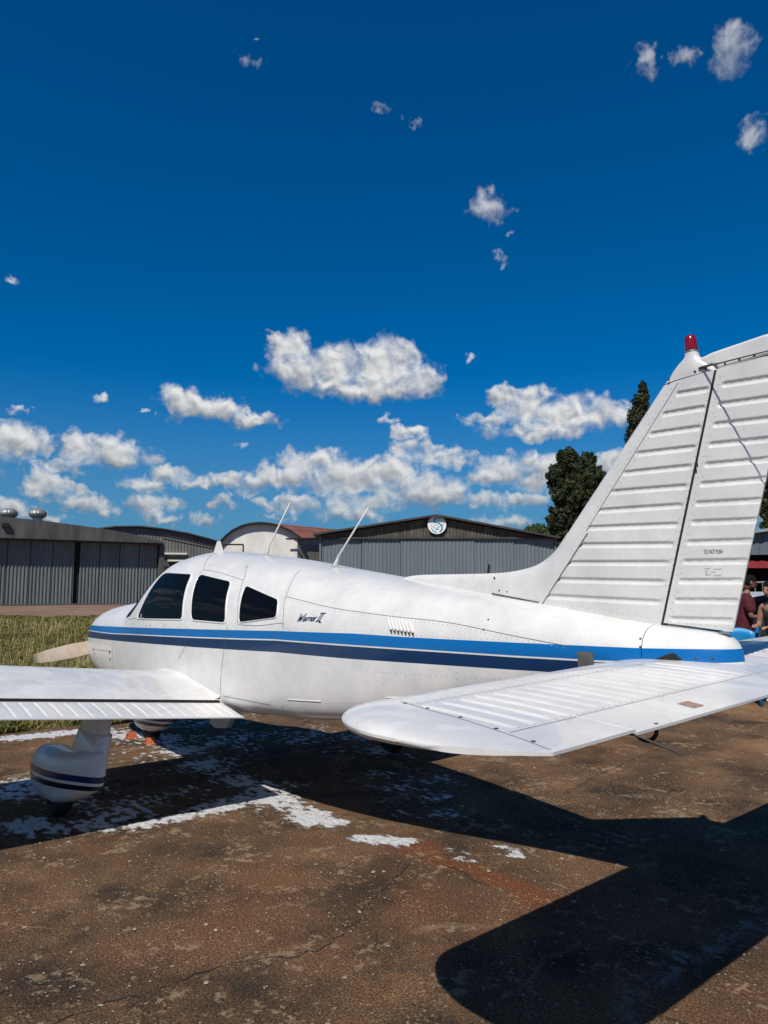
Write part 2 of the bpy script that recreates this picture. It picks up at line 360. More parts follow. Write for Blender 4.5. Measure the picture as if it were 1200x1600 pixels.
def striped_paint():
    m = mat('striped_paint', (.80, .80, .79), .3, coat=.35); base = paint_dirt(m)
    nt = m.node_tree; N = nt.nodes; L = nt.links; b = N['Principled BSDF']
    tc = N.new('ShaderNodeTexCoord'); sp = N.new('ShaderNodeSeparateXYZ'); L.new(tc.outputs['Object'], sp.inputs[0])
    sx = N.new('ShaderNodeMath'); sx.operation = 'DIVIDE'; L.new(sp.outputs[0], sx.inputs[0]); sx.inputs[1].default_value = 7
    def line(pts, dz=0):
        fc = N.new('ShaderNodeFloatCurve'); cu = fc.mapping.curves[0]
        while len(cu.points) < len(pts): cu.points.new(.5, .5)
        for p, (x, z) in zip(cu.points, pts): p.location = (x/7, (z-.8)/.6); p.handle_type = 'VECTOR'
        fc.mapping.update(); L.new(sx.outputs[0], fc.inputs['Value'])
        a = N.new('ShaderNodeMath'); a.operation = 'MULTIPLY_ADD'; L.new(fc.outputs[0], a.inputs[0]); a.inputs[1].default_value = .6; a.inputs[2].default_value = .8+dz
        g = N.new('ShaderNodeMath'); g.operation = 'GREATER_THAN'; L.new(sp.outputs[2], g.inputs[0]); L.new(a.outputs[0], g.inputs[1])
        return g.outputs[0]
    def sub(a, c):
        s = N.new('ShaderNodeMath'); s.operation = 'SUBTRACT'; s.use_clamp = True; L.new(a, s.inputs[0]); L.new(c, s.inputs[1]); return s.outputs[0]
    bright = sub(line(STR_MID, .0042), line(STR_TOP)); dark = sub(line(STR_BOT), line(STR_MID, -.0042))
    col = base
    for mask, c in ((bright, (.000, .122, .37, 1)), (dark, (.000, .024, .085, 1))):
        x = N.new('ShaderNodeMix'); x.data_type = 'RGBA'; L.new(mask, x.inputs[0]); L.new(col, x.inputs[6]); x.inputs[7].default_value = c; col = x.outputs[2]
    L.new(col, b.inputs['Base Color'])
    return m
M['stripe'] = striped_paint()
SEAM_X = 6.452
xs = [0, .006, .012, .02, .035, .055, .08, .11, .15, .2]+[.2+.05*k for k in range(1, 125)]; xs = [x for x in xs if x < SEAM_X-.003]+[SEAM_X-.003]
mb = MB(); rows = shell(xs); mb.grid(rows, closed=True); n0 = len(rows[0]); mb.f.append(tuple(range(n0)))
fus = mb.build('fuselage', M['stripe'], ROOT, True)
xs2 = [SEAM_X]+[SEAM_X+.03*k for k in range(1, 9)]+[6.71, 6.73, 6.75, 6.765, 6.775, 6.785, 6.795, 6.803, 6.81, 6.815, 6.82]
mb = MB(); rows = shell(xs2); last = rows[-1]; c = sum(last, Vector())/len(last)
for k, dx in ((.8, .003), (.5, .0055), (.2, .0065), (.02, .0068)): rows.append([c+(p-c)*k+Vector((dx, 0, 0)) for p in last])
mb.grid(rows, closed=True)
cone = mb.build('tail_cone', M['stripe'], ROOT, True)

def patch(outline, off, rings=9, both=True, sm=True):   # a sheet that follows the fuselage side inside an outline of (x, z)
    cx = sum(p[0] for p in outline)/len(outline); cz = sum(p[1] for p in outline)/len(outline); n = len(outline); mb = MB()
    rows = [[side_point(cx+(x-cx)*k/rings, cz+(z-cz)*k/rings, off) for x, z in outline] for k in range(rings, 0, -1)]
    mb.grid(rows, closed=True); b = len(mb.v); mb.v.append(side_point(cx, cz, off)); mb.f += [((rings-1)*n+i, (rings-1)*n+(i+1) % n, b) for i in range(n)]
    return mb
def rounded(poly, r=.05, n=6):
    out = []; k = len(poly)
    for i in range(k):
        p, a, b = Vector(poly[i]), Vector(poly[i-1]), Vector(poly[(i+1) % k])
        rr = min(r, (a-p).length*.45, (b-p).length*.45); s = p+(a-p).normalized()*rr; e = p+(b-p).normalized()*rr
        out += [tuple((1-t)**2*s+2*t*(1-t)*p+t*t*e) for t in (j/n for j in range(n+1))]
    dense = []
    for i in range(len(out)):
        a, b = Vector(out[i]), Vector(out[(i+1) % len(out)]); q = max(1, int((b-a).length/.03))
        dense += [tuple(a+(b-a)*j/q) for j in range(q)]
    return dense
def ribbon(pts, width, off, sgn=-1):         # thin strip along points of the skin given as (x, z)
    P3 = [side_point(x, z, off) for x, z in pts]; return strip3(P3, width)
def strip3(P3, width, nrm=None):
    mb = MB(); rows = []
    for i, p in enumerate(P3):
        t = (P3[min(i+1, len(P3)-1)]-P3[max(i-1, 0)]).normalized()
        n = nrm or side_normal(p); s = t.cross(n).normalized()*width/2; rows.append([p-s, p+s])
    return mb.grid(rows)
def side_normal(p):
    e = .004; z = p.z; x = p.x
    dz = (half_width(x, z+e)-half_width(x, z-e))/(2*e); dx = (half_width(x+e, z)-half_width(x-e, z))/(2*e)
    return Vector((-dx, -1 if p.y < 0 else 1, -dz)).normalized()
def two(mb, name, m, parent, smooth=False, label=None):
    a = mb.build(name, m, parent, smooth); c = MB(); c.v = [Vector((p.x, -p.y, p.z)) for p in mb.v]; c.f = [tuple(reversed(q)) for q in mb.f]
    b = c.build(name, m, parent, smooth); return a, b
WIN_A = rounded([(1.735, 1.338), (1.99, 1.712), (2.075, 1.722), (2.625, 1.668), (2.675, 1.305)], .045)
WIN_B = rounded([(2.83, 1.296), (2.742, 1.660), (3.292, 1.560), (3.372, 1.258)], .05)
WIN_C = rounded([(3.552, 1.256), (3.503, 1.520), (3.965, 1.392), (3.998, 1.275)], .035)
for wnd in (WIN_A, WIN_B, WIN_C):
    for o in two(patch(wnd, .0015, 12), 'side_window', M['glass'], ROOT, True):
        sg = 1 if o.data.vertices[0].co.y > 0 else -1
        cx = sum(p[0] for p in wnd)/len(wnd); cz = sum(p[1] for p in wnd)/len(wnd)
        rows = [[side_point(cx+(x-cx)*k, cz+(z-cz)*k, f) for x, z in wnd] for k, f in ((.985, .001), (.99, .006), (1.03, .006), (1.045, .0005))]
        rb = MB().grid(rows, closed=True)
        if sg > 0: rb.v = [Vector((p.x, -p.y, p.z)) for p in rb.v]; rb.f = [tuple(reversed(q)) for q in rb.f]
        rb.build('window_frame', M['white_plain'], o, True)
# windshield wraps over the nose end of the cabin
XR = [(1.37, 1.49), (1.45, 1.625), (1.6, 1.81), (1.72, 1.935), (1.80, 1.955), (1.9, 1.96)]
def wrow(z, ph): pass
for sg in (-1, 1):
    mb = MB(); rows = []
    for i in range(25):
        zr = lerp(1.372, 1.86, i/24); x1 = interp(XR, zr); x0 = lerp(1.47, 1.36, min(1, i/5))
        rows.append([])
        ph = phi_of(x1, min(zr, section(x1)[3]-.0005)) if i < 24 else math.pi/2
        for k in range(13):
            x = lerp(x0, x1, k/12); p = ring_off(x, ph, .003); rows[-1].append(Vector((p.x, p.y*-sg, p.z)))
    mb.grid(rows)
    if sg > 0: mb.f = [tuple(reversed(q)) for q in mb.f]
    mb.build('windshield', M['glass'], ROOT, True)
tag_ = MB()
for k, (a, b) in enumerate(((.0, .05), (.012, .05), (.0, .055), (.004, .04))):
    q = patch([(1.80+a, 1.374-.010*k), (1.80+b, 1.3735-.010*k), (1.80+b, 1.3685-.010*k), (1.80+a, 1.369-.010*k)], .003, 1); tag_.add(q.v, q.f)
tag(tag_.build('window_sticker', mat('sticker_print', (.35, .36, .38), .6), ROOT), kind='stuff')
# ---- skin seams, louvres, lettering
SEAMS = [[(2.79, 1.24), (2.72, 1.09), (2.60, .99)], [(2.745, 1.70), (2.73, 1.66)], [(1.13, 1.19), (1.10, 1.0), (1.06, .72)],
         [(3.285, 1.69), (3.40, 1.60), (3.455, 1.51), (3.50, 1.38), (3.532, 1.242)], [(3.40, 1.235), (3.36, 1.10), (3.30, .92), (3.262, .744)],
         [(3.55, 1.242), (3.80, 1.228), (4.055, 1.238), (4.07, 1.223)], [(3.90, 1.60), (3.961, 1.532), (4.01, 1.45), (4.03, 1.38), (4.06, 1.30), (4.08, 1.20)],
         [(4.022, 1.413), (4.25, 1.366), (4.508, 1.315), (4.953, 1.249), (5.39, 1.194), (5.79, 1.116), (6.105, 1.058)],
         [(.50, 1.06), (1.08, 1.045)], [(1.10, .885), (1.6, .85), (2.1, .862), (2.7, .833)], [(1.46, 1.338), (1.9, 1.345)],
         [(2.50, 1.86), (2.62, 1.79), (2.70, 1.73), (2.745, 1.695)], [(2.745, 1.695), (3.0, 1.655), (3.42, 1.565)], [(3.30, .735), (3.9, .70)], [(4.02, .70), (4.0, .60)]]
mb = MB()
for s in SEAMS:
    pts = [tuple(p) for p in spline([(a, b, 0) for a, b in s], 10)]
    q = ribbon([(p[0], min(p[1], section(p[0])[3]-.004)) for p in pts], .0032, .0016); mb.add(q.v, q.f)
for o in two(mb, 'skin_seam', M['seam'], ROOT): tag(o, kind='stuff')
mb = MB()                                    # raised stringer strips low on the side
for s in ([(4.10, .745), (4.42, .745)], [(4.95, .785), (5.35, .80)]):
    for a, b in zip(np.linspace(s[0][0], s[1][0], 9)[:-1], np.linspace(s[0][0], s[1][0], 9)[1:]):
        pass
    P3 = [side_point(lerp(s[0][0], s[1][0], k/10), lerp(s[0][1], s[1][1], k/10), .004) for k in range(11)]; two(MB().tube([q+Vector((0, .003, 0)) for q in P3], .0038, 6), 'stringer_strip', M['white_plain'], ROOT)

for k in range(7):
    x = 4.962+.0262*k; z = 1.246-.0035*k; xe = x+.058; ze = z-.085
    P3 = [side_point(lerp(x, xe, t), lerp(z, ze, t), .002) for t in (0, .15, .4, .7, .93, 1)]
    la, lb = two(MB().tube(P3, [.003, .0075, .0095, .0105, .011, .004], 8), 'air_louvre', M['white_plain'], ROOT, True)
    q = patch([(xe-.006, ze+.004), (xe+.008, ze+.004), (xe+.005, ze-.008), (xe-.003, ze-.008)], .012, 1)
    for o, par in zip(two(q, 'louvre_opening', M['dark'], ROOT), (la, lb)): o.parent = par
# brush lettering, strokes in a unit box sheared to the right
STROKES = [[(0, 1), (.02, .45), (.02, 0), (.06, .3), (.10, .75), (.105, .3), (.12, .02), (.17, .5), (.23, 1)],
           [(.33, .45), (.28, .52), (.235, .3), (.24, .05), (.28, .05), (.33, .4), (.325, .1), (.35, .02)],
           [(.38, .5), (.375, .02)], [(.375, .3), (.41, .5), (.44, .5)], [(.47, .5), (.465, .02)], [(.465, .3), (.50, .5), (.53, .5)],
           [(.555, .5), (.55, .02)], [(.56, .72), (.565, .78)], [(.64, .5), (.60, .45), (.59, .15), (.62, .02), (.655, .15), (.66, .42), (.63, .52)],
           [(.70, .5), (.695, .02)], [(.695, .3), (.72, .5), (.76, .52)],
           [(.80, 1), (1.02, 1)], [(.80, 0), (1.0, 0)], [(.87, 1), (.86, 0)], [(.95, 1), (.94, 0)], [(.97, -.16), (1.05, -.16)]]
def lettering(x0, x1, z0, z1, shear, sgn):
    mb = MB()
    for s in STROKES:
        pts = spline([(a, b, 0) for a, b in s], 5) if len(s) > 2 else [Vector((lerp(s[0][0], s[1][0], t/4), lerp(s[0][1], s[1][1], t/4), 0)) for t in range(5)]
        P3 = []
        for p in pts:
            u = (p.x+shear*p.y)
            u = u if sgn < 0 else 1-u
            P3.append(side_point(lerp(x0, x1, u), lerp(z0-(lerp(x0, x1, u)-x0)*.03, z1-(lerp(x0, x1, u)-x0)*.03, p.y), .0022))
        q = strip3(P3, .0062); mb.add(q.v, q.f)
    if sgn > 0: mb.v = [Vector((p.x, -p.y, p.z)) for p in mb.v]; mb.f = [tuple(reversed(q)) for q in mb.f]
    return mb
lettering(4.215, 4.435, 1.243, 1.292, .12, -1).build('lettering', M['navy'], ROOT)
lettering(4.215, 4.435, 1.243, 1.292, .12, 1).build('lettering', M['navy'], ROOT)
# ---- rivets and screws
def dome(mb, p, n, r, h=.35, k=6):
    n = n.normalized(); a = n.orthogonal().normalized(); b = n.cross(a); V = [p+(a*math.cos(i*2*math.pi/k)+b*math.sin(i*2*math.pi/k))*r for i in range(k)]
    V += [p+n*r*h*.8+(a*math.cos(i*2*math.pi/k)+b*math.sin(i*2*math.pi/k))*r*.6 for i in range(k)]+[p+n*r*h]
    mb.add(V, [(i, (i+1) % k, k+(i+1) % k, k+i) for i in range(k)]+[(k+i, k+(i+1) % k, 2*k) for i in range(k)])
mb = MB()
def rivet_line(pts, step=.03):
    pts = [Vector((a, b, 0)) for a, b in pts]
    for a, b in zip(pts, pts[1:]):
        n = max(1, int((b-a).length/step))
        for k in range(n):
            q = a+(b-a)*k/n; p = side_point(q.x, q.y, .0005); dome(mb, p, side_normal(p), .0031)
for s in (SEAMS[7], SEAMS[6], SEAMS[3]): rivet_line([(x, z-.013) for x, z in s])
rivet_line([(4.9, .93), (5.6, .90), (6.1, .88)], .035); rivet_line([(2.6, 1.76), (3.2, 1.655)]); rivet_line([(4.1, 1.60), (4.3, 1.54)])
for x in (1.75, 2.3, 4.5, 4.95, 5.45, 5.9): rivet_line([(x, .93), (x-.03, .72)], .032)
rivet_line([(4.1, 1.20), (4.9, 1.165)], .034); rivet_line([(5.2, 1.13), (5.75, 1.095)], .034); rivet_line([(1.5, .80), (3.1, .765)], .034); rivet_line([(4.2, .72), (5.0, .76), (5.7, .86)], .034)
rivet_line([(1.2, 1.15), (1.15, .75)]); rivet_line([(2.62, 1.2), (2.66, 1.05)])
a, b = two(mb, 'rivet_rows', M['rivet'], ROOT); tag(a, kind='stuff'); tag(b, kind='stuff')
mb = MB()
for x, z in [(1.95, 1.275), (2.05, 1.27), (2.35, 1.262), (6.44, 1.085), (6.445, 1.05), (5.62, 1.15), (5.63, 1.2), (6.62, 1.0), (6.68, .998), (6.74, .996), (.55, .98), (1.02, 1.02), (1.02, .9), (2.9, 1.72), (3.3, 1.67)]:
    p = side_point(x, z, .0005); dome(mb, p, side_normal(p), .006, k=8)
for o in two(mb, 'panel_screw', M['screw'], ROOT): tag(o, kind='stuff')
q = patch([(6.145, 1.035), (6.225, 1.03), (6.225, .955), (6.145, .955)], .006, 3); two(q, 'access_plate', mat('grey_plate', (.13, .125, .11), .6, var=.4, vscale=30), ROOT)
q = patch(rounded([(6.475, .985), (6.58, 1.022), (6.60, 1.02), (6.635, .965), (6.5, .945)], .015, 4), .004, 4); two(q, 'tailplane_cutout', M['dark'], ROOT)

# ---- fin and rudder
def x_le(z): return 5.926+(z-1.538)*.979
def x_te(z): return 6.790+(z-1.088)*.342
def x_hinge(z): return 6.480+(z-1.136)*.352
def naca(u): u = min(max(u, 0.), 1.); return 10*(.2969*math.sqrt(u)-.126*u-.3516*u*u+.2843*u**3-.1036*u**4)
def fin_half(x, z):
    c = x_te(z)-x_le(z); T = lerp(.046, .034, (z-1.1)/1.15); return max(.003, T*naca((x-x_le(z))/c))
FIN_BEADS = [((5.877, 1.302), (6.474, 1.244)), ((5.944, 1.384), (6.506, 1.334)), ((6.02, 1.464), (6.539, 1.419)), ((6.094, 1.547), (6.57, 1.501)), ((6.159, 1.626), (6.603, 1.587)), ((6.236, 1.702), (6.635, 1.67)), ((6.313, 1.783), (6.667, 1.752)), ((6.388, 1.863), (6.698, 1.837)), ((6.464, 1.942), (6.729, 1.918)), ((6.542, 2.02), (6.763, 2.001)), ((6.617, 2.098), (6.793, 2.084)), ((6.693, 2.174), (6.817, 2.162))]
RUD_BEADS = [((6.536, 1.164), (6.792, 1.148)), ((6.568, 1.246), (6.823, 1.231)), ((6.598, 1.331), (6.851, 1.315)), ((6.629, 1.416), (6.883, 1.397)), ((6.658, 1.5), (6.913, 1.48)), ((6.689, 1.586), (6.943, 1.564)), ((6.718, 1.667), (6.972, 1.644)), ((6.749, 1.749), (7.002, 1.729)), ((6.78, 1.831), (7.03, 1.808)), ((6.81, 1.915), (7.06, 1.89)), ((6.84, 1.998), (7.09, 1.972)), ((6.87, 2.081), (7.12, 2.056)), ((6.9, 2.163), (7.148, 2.138))]
def groove(x, z, beads, r=.0135, depth=.0075):
    best = 9.
    for (ax, az), (bx, bz) in beads:
        if abs(z-.5*(az+bz)) > .09: continue
        dx, dz = bx-ax, bz-az; L2 = dx*dx+dz*dz; t = min(1, max(0, ((x-ax)*dx+(z-az)*dz)/L2))
        d = math.hypot(x-ax-t*dx, z-az-t*dz)
        if d < best: best = d
    return depth*(1-(best/r)**2)**.75 if best < r else 0.
def rud_half(x, z): a = x_hinge(z); t = (x-a)/(x_te(z)-a); return lerp(fin_half(a, z)-.001, .0055, min(1, max(0, t)))
def surface(name, z0, z1, dz, xa, xb, ncol, beads, zlow=None, nose=0., le=False, half=fin_half):
    rows = []
    for i in range(int(round((z1-z0)/dz))+1):
        z = z0+i*dz; L = []; R_ = []
        for k in range(ncol+1):
            t = k/ncol
            if le: t = t**1.7
            x = lerp(xa(z), xb(z), t); zz = max(z, zlow(x)) if zlow else z
            y = half(x, zz)
            if nose and (x-xa(z)) < nose: y *= math.sqrt(max(0, 1-(1-(x-xa(z))/nose)**2))
            y -= min(groove(x, zz, beads), y*.8)
            L.append(Vector((x, -y, zz))); R_.append(Vector((x, y, zz)))
        rows.append(list(reversed(L))+R_[1:] if (le or nose) else list(reversed(L))+R_)
    mb = MB().grid(rows, closed=True); n = len(rows[0]); mb.f += [tuple(range(n)), tuple((len(rows)-1)*n+k for k in reversed(range(n)))]
    mb.f = [tuple(reversed(q)) for q in mb.f]
    return mb
fin = surface('fin', 1.10, 2.238, .0036, x_le, lambda z: x_hinge(z)-.003, 84, FIN_BEADS, le=True).build('fin', M['white'], ROOT); smooth_by_angle(fin, 50)
def z_low(x): return 1.150-.155*(x-6.48)
rud = surface('rudder', 1.09, 2.238, .0036, lambda z: x_hinge(z)+.003, x_te, 60, RUD_BEADS, z_low, nose=.006, half=rud_half).build('rudder', M['white'], ROOT); smooth_by_angle(rud, 50)
q = MB().add([Vector((x_hinge(z)+dx, sg*(fin_half(x_hinge(z), z)-.0035), z)) for sg in (-1, 1) for dx, z in ((-.004, 1.12), (.004, 1.12), (.004, 2.236), (-.004, 2.236))], [(0, 1, 2, 3), (7, 6, 5, 4)]); q.build('hinge_gap_shade', M['dark'], ROOT)  # near-black strips painting the shade inside the rudder hinge gap
# fin tip fairing with the beacon, rudder tip cap
rows = []
for z, a, b, hy in [(2.241, x_le(2.241), 6.866, .034), (2.262, 6.644, 6.862, .035), (2.285, 6.662, 6.84, .034), (2.31, 6.69, 6.808, .032), (2.328, 6.718, 6.793, .030), (2.338, 6.729, 6.790, .0295), (2.354, 6.731, 6.788, .0285)]:
    rows.append([Vector(((a+b)/2-(b-a)/2*math.cos(t), -hy*math.copysign(abs(math.sin(t))**(.8), math.sin(t)), z)) for t in (k*2*math.pi/36 for k in range(36))])
mb = MB().grid(rows, closed=True); mb.f += [tuple(6*36+k for k in range(36))]
tip = mb.build('fin_tip', M['white'], ROOT); smooth_by_angle(tip, 45)
cap = MB().prism([(x, -.022, z) for x, z in [(6.872, 2.241), (6.868, 2.262), (6.80, 2.270), (6.798, 2.312), (6.86, 2.322), (7.08, 2.330), (7.16, 2.326), (7.205, 2.300), (7.186, 2.241)]], (0, .044, 0)).build('rudder_tip', M['white'], ROOT)
bv = cap.modifiers.new('bevel', 'BEVEL'); bv.width = .014; bv.segments = 3; smooth_by_angle(cap, 60)
def lathe(prof, c, n=28):
    return MB().grid([[Vector((c[0]+r*math.cos(k*2*math.pi/n), c[1]+r*math.sin(k*2*math.pi/n), c[2]+z)) for k in range(n)] for r, z in prof], closed=True)
lathe([(.0001, .004), (.0295, .004), (.0285, .02), (.0265, .05), (.0235, .072), (.019, .079), (.010, .0815), (.0001, .082)], (6.7605, 0, 2.354)).build('beacon_lens', M['red'], ROOT, True)
lathe([(.0001, -.001), (.0305, -.001), (.0305, .006), (.0001, .0062)], (6.7605, 0, 2.354)).build('beacon_ring', M['steel'], ROOT)
# seam line of the fin nose skin, its rivets and the cap screws
def on_fin(x, z, off=.0012): return Vector((x, -fin_half(x, z)-off, z))
mb = MB()
for pts in ([on_fin(lerp(5.826, 6.696, t/30), lerp(1.269, 2.225, t/30)) for t in range(31)], [on_fin(lerp(6.00, 6.155, t/4), 1.612+.0*t) for t in range(5)]):
    q = strip3(pts, .003, Vector((0, -1, 0))); mb.add(q.v, q.f)
for o in two(mb, 'skin_seam', M['seam'], ROOT): tag(o, kind='stuff')
mb = MB()
def fin_rivets(a, b, step=.031):
    a, b = Vector((*a, 0)), Vector((*b, 0)); n = int((b-a).length/step)
    for k in range(n+1):
        p = a+(b-a)*k/n; dome(mb, on_fin(p.x, p.y, .0003), Vector((0, -1, 0)), .0026)
fin_rivets((5.85, 1.26), (6.715, 2.215)); fin_rivets((5.795, 1.262), (6.66, 2.21))
fin_rivets((6.50, 1.20), (6.845, 2.20)); fin_rivets((6.485, 1.20), (6.83, 2.20), .06); fin_rivets((5.9, 1.27), (6.42, 1.175), .03)
def rud_rivets(a, b, step):
    a, b = Vector((*a, 0)), Vector((*b, 0)); n = int((b-a).length/step)
    for k in range(n+1): p = a+(b-a)*k/n; dome(mb, Vector((p.x, -rud_half(p.x, p.y)-.0003, p.y)), Vector((0, -1, 0)), .0026)
rud_rivets((6.53, 1.155), (6.79, 1.115), .03); rud_rivets((6.525, 1.18), (6.885, 2.20), .031); rud_rivets((6.545, 1.20), (6.90, 2.20), .0835)
a, b = two(mb, 'rivet_rows', M['rivet'], ROOT); tag(a, kind='stuff'); tag(b, kind='stuff')
def screws(pts, ypos, r=.0062, name='panel_screw', m=None):
    mb = MB()
    for x, z in pts: dome(mb, Vector((x, -ypos(x, z), z)), Vector((0, -1, 0)), r, .3, 8)
    for o in two(mb, name, m or M['screw'], ROOT): tag(o, kind='stuff')
screws([(6.655, 2.252), (6.78, 2.254), (6.83, 2.253)], lambda x, z: .0345); screws([(6.91+.062*k, 2.253) for k in range(5)], lambda x, z: .022)
# dorsal fairing
TOPL = spline([(4.70, 1.476, 0), (4.85, 1.4835, 0), (5.1, 1.470, 0), (5.35, 1.4545, 0), (5.498, 1.447, 0), (5.60, 1.446, 0), (5.704, 1.453, 0), (5.79, 1.468, 0), (5.86, 1.496, 0), (5.926, 1.538, 0), (6.005, 1.616, 0)], 6)
BOTL = []
for i in range(len(TOPL)):
    t = i/(len(TOPL)-1); s = t*1.25
    BOTL.append((lerp(4.70, 5.83, s), section(lerp(4.70, 5.83, s))[3]-.012) if s < 1 else (lerp(5.83, 6.158, (s-1)/.25), lerp(1.262, 1.612, (s-1)/.25)))
rows = []
for (tx, tz, _), (bx, bz) in zip(TOPL, BOTL):
    r = []; Tb = max(fin_half(bx, bz)+.006 if bx > x_le(bz)+.02 else 0, lerp(.014, .045, min(1, max(0, (bx-4.7)/1.0))))
    for k in range(13):
        s = k/12; x, z = lerp(bx, tx-.004, s), lerp(bz, tz+.004, s); r.append(Vector((x, -Tb*(1-s**2.6)**.6, z)))
    rows.append(r)
mb = MB().grid(rows); a, b = two(mb, 'dorsal_fairing', M['white'], ROOT, True)
DY = lambda x, z: max(.02, lerp(.014, .045, min(1, max(0, (x-4.7)/1.0))))+.0075
screws([(lerp(5.845, 6.118, k/7), lerp(1.312, 1.608, k/7)) for k in range(8)], lambda x, z: fin_half(x, z)+.0045, .0075)
screws([(5.508, 1.425), (5.500, 1.392), (5.496, 1.357)], lambda x, z: .030, .007); screws([(5.545, 1.352), (5.60, 1.341), (5.78, 1.30)], lambda x, z: .040, .006)
q = MB().add([Vector((5.492, -.043, 1.341)), Vector((5.82, -.053, 1.276)), Vector((5.82, -.054, 1.270)), Vector((5.492, -.045, 1.335))], [(0, 1, 2, 3)]); two(q, 'fairing_gap', M['dark'], ROOT)
# decals on the rudder
def text_mesh(body_, size, name, m, parent, place, align='CENTER'):
    cu = bpy.data.curves.new(name, 'FONT'); cu.body = body_; cu.size = size; cu.align_x = align; cu.extrude = .0004; cu.offset = 0
    o = bpy.data.objects.new(name, cu); COL.objects.link(o); dg = bpy.context.evaluated_depsgraph_get(); dg.update()
    me = bpy.data.meshes.new_from_object(o.evaluated_get(dg)); bpy.data.objects.remove(o); bpy.data.curves.remove(cu)
    for v in me.vertices: v.co = place(v.co)
    me.materials.clear(); me.materials.append(m); n = bpy.data.objects.new(name, me); COL.objects.link(n); n.parent = parent; return n
for sg in (-1, 1):
    text_mesh('DO NOT PUSH', .024, 'lettering', M['ink'], ROOT, lambda c: Vector((6.757-sg*c.x*.50, sg*(rud_half(6.757-sg*c.x*.50, 1.447)+.0009+c.z), 1.4405+c.y*1.05+sg*c.x*.045)))
mb = MB()
for r_, (a, b) in enumerate([(0, .03), (.045, .09), (0, .02), (.03, .055), (0, .018), (.0, .035), (.04, .085)]):
    z = 1.378-.0055*r_
    for k in range(int((b-a)/.006)):
        x = 6.712+(a+.006*k)*.85; mb.box((x, -rud_half(x, z)-.0007, z-.0006*k*.3), (.0042, .0006, .0028))
tag(mb.build('data_placard', mat('faded_print', (.32, .28, .26), .7), ROOT), kind='stuff')
mb = MB()
for k in range(2): MB().box((6.7265+.008*k, -.024, 1.815+.026*k), (.012, .012, .02)).build('hinge_bolt', M['dark'], ROOT)
mb = MB().box((6.765, -.014, 1.098), (.05, .02, .010)); mb.build('rudder_bracket', M['steel'], ROOT)
# whisker antenna at the fin tip: a rod each side
for sg in (-1, 1):
    a = Vector((6.812, sg*.034, 2.262)); d = Vector((.81, sg*.585, -.20))
    mb = MB().tube([a, a+d*.62], [.0035, .002], 6); mb.tube([a-Vector((.012, 0, 0)), a+Vector((.05, sg*.006, .0))], .006, 6)
    mb.build('whisker_antenna', M['wire'], ROOT, True)

# ---- tailplane: one slab through the tail, with the tab along its trailing edge
XL, XT, XH = 6.30, 7.15, 6.965; TIP = 1.905
def s_mid(x): return .952-.045*(x-6.6)
def s_le(y):
    a = abs(y)
    if a < 1.62: return XL
    t = min(1, (a-1.62)/(TIP-1.62)); return XL+.40*(1-max(0, 1-t**2.1)**.5)
def s_te(y): return interp([(1.765, XT), (1.80, 7.11), (1.835, 7.05), (1.87, 6.98), (1.90, 6.90), (TIP, 6.72)], abs(y))
def s_half(x, y):
    a = abs(y); T = .040*(1 if a < 1.66 else math.sqrt(max(0., 1-((a-1.66)/(TIP-1.66))**2.6))); c = max(s_te(y)-s_le(y), 1e-3)
    u = (x-s_le(y))/c; u = u if a < 1.765 else lerp(u, (x-s_le(y))/(XT-s_le(y)), .7); v = T*(naca(u**.9) if u > 0 else 0); return max(min(.004, T), v)
SB = [.29+.08*k for k in range(18)]
def s_groove(x, y):
    a = abs(y); k = round((a-.29)/.08)
    if not 0 <= k <= 17: return 0.
    x0, x1 = 6.60, 6.935
    t = min(max(x, x0), x1); d = math.hypot(x-t, a-SB[k]); return .0065*(1-(d/.0145)**2) if d < .0145 else 0.
def tail_rows(ys, xa, xb, ncol, cosp=True, wob=0):
    rows = []
    for y in ys:
        U = []; Lw = []
        for k in range(ncol+1):
            t = k/ncol; t = t**1.6 if cosp else t
            x = lerp(xa(y), xb(y), t); h = s_half(x, y); g = s_groove(x, y)
            dz = -.05*max(0, x-XH) if wob else 0
            U.append(Vector((x, y, s_mid(x)+h-g+dz))); Lw.append(Vector((x, y, s_mid(x)-h+g+dz)))
        rows.append(list(reversed(U))+Lw[1:] if cosp else list(reversed(U))+Lw)
    return rows
TABY = 1.40
def slab(name, ys, xa, xb, ncol, cosp, wob=0, m=None):
    rows = tail_rows(ys, xa, xb, ncol, cosp, wob); mb = MB().grid(rows, closed=True); n = len(rows[0])
    mb.f += [tuple(range(n)), tuple((len(rows)-1)*n+k for k in reversed(range(n)))]
    return mb
ys = [-TIP*.9995, -TIP*.998, -TIP*.995, -TIP*.99, -TIP*.982]+list(np.linspace(-TIP*.972, TIP*.972, 640))+[TIP*.982, TIP*.99, TIP*.995, TIP*.998, TIP*.9995]
stab = slab('tailplane', ys, s_le, lambda y: s_te(y) if abs(y) > TABY else XH-.003, 64, True).build('tailplane', M['worn'], ROOT); smooth_by_angle(stab, 50)
tab = slab('tab', list(np.linspace(-TABY+.006, TABY-.006, 90)), lambda y: XH+.003, lambda y: XT, 14, False, 1).build('trim_tab', M['worn'], ROOT); smooth_by_angle(tab, 50)
def on_stab(x, y, off=.001): return Vector((x, y, s_mid(x)+s_half(x, y)+off))
UPV = Vector((0, 0, 1)); mb = MB()
